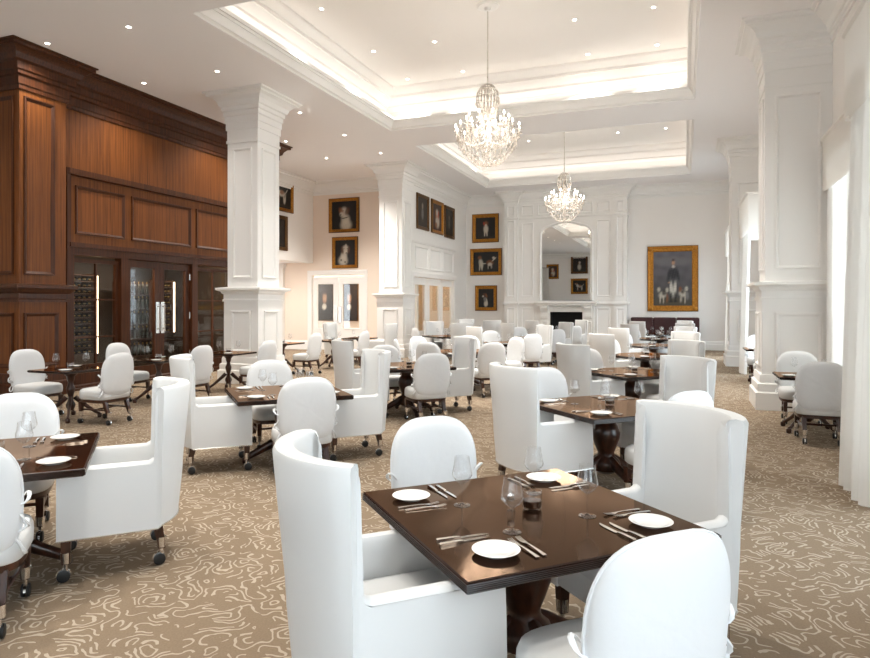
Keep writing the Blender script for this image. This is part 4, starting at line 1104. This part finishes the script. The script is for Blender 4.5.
# two-seat tables along the wine wall
def two_top(x,y,seats,nm,place,full=1):
    table('small',x,y,0,'small square dark two-seat table %s'%place,'small two-seat tables')
    for s,kind in seats:
        d,rz=SIDES[s]; w={'W':'wine-room side','E':'aisle side','N':'far side','S':'near side'}[s]
        D=.62 if kind=='round' else .68
        chair(kind,x+d[0]*D,y+d[1]*D,rz+random.uniform(-.05,.05),'white %s chair, %s of table %s'%('wing' if kind=='wing' else 'round-backed',w,place),'chairs at small tables')
    for s in ('W','E') if seats[0][0] in 'WE' else ('N','S'):
        d,rz=SIDES[s]; w={'W':'wine-room side','E':'aisle side','N':'far side','S':'near side'}[s]
        setting(x,y,(-d[0],-d[1]),.36,w+', table '+place,False,'on small tables')
    item('votive_candle',x,y,HT,0,'votive candle glass, small table '+place,'votive candles')
two_top(-7.78,6.4,(('W','round'),('E','round')),0,'by the left cellar panel')
two_top(-7.85,8.05,(('W','round'),('E','round')),0,'by the cellar doors')
two_top(-7.75,9.62,(('E','round'),),0,'before the tall white column')
two_top(-8.55,12.5,(('E','round'),),0,'behind the tall white column')
two_top(-8.05,13.9,(('E','round'),),0,'second behind the white column')
two_top(-8.0,15.2,(('E','wing'),('W','wing')),0,'by the white glazed doors')
two_top(1.43,9.05,(('S','round'),('N','round')),0,'before the near window pilaster')
two_top(1.48,14.2,(('S','round'),('N','round')),0,'between the two window pilasters')
# chair cut by the frame edge at the far left
chair('round',-7.12,4.77,-PI/4,'white round-backed chair at the far left edge, before the dark pier','chairs at small tables')

# ------------------------------------------------------------------ banquette
t=thing('banquette','long burgundy leather banquette along the back wall under the large portrait','banquette',(0,0,0))
x0,x1=-1.75,.5
b=MB(); b.bbox(x0,x1,23.2,23.85,.12,.36,.02); b.build('base',M_['burgundy'],t)
for i in range(3):
    w=(x1-x0)/3; a=x0+i*w
    b=MB(); b.bbox(a+.005,a+w-.005,23.18,23.66,.36,.46,.03); b.build('seat',M_['burgundy'],t)
    b=MB(); b.bbox(a+.005,a+w-.005,23.64,23.86,.46,1.12,.03); b.build('backrest',M_['burgundy'],t)
for xx in (x0+.08,x1-.08):
    for yy in (23.28,23.78):
        b=MB(); b.lathe([(.025,0),(.03,.12)],10,(xx,yy,0)); b.build('leg',M_['leg'],t)

# ------------------------------------------------------------------ camera, world, view
cam=bpy.data.cameras.new('camera'); co=bpy.data.objects.new('camera',cam); C.objects.link(co)
co.location=(0,0,1.55*S); co.rotation_euler=(PI/2,0,math.radians(21.1))
cam.sensor_width=36; cam.lens=645/870*36; cam.shift_y=-24/870; cam.clip_end=200; cam.clip_start=.05
bpy.context.scene.camera=co
w=bpy.data.worlds.new('overcast_sky'); bpy.context.scene.world=w; w.use_nodes=True
bg=w.node_tree.nodes['Background']; bg.inputs[0].default_value=(.86,.93,1,1); bg.inputs[1].default_value=2.0
sc=bpy.context.scene
sc.view_settings.view_transform='Standard'; sc.view_settings.look='None'; sc.view_settings.gamma=1
sc.view_settings.use_curve_mapping=False; sc.view_settings.exposure=EXPO
sc.cycles.use_denoising=True; sc.cycles.sample_clamp_indirect=6; sc.cycles.max_bounces=10; sc.cycles.diffuse_bounces=8; sc.cycles.transparent_max_bounces=24
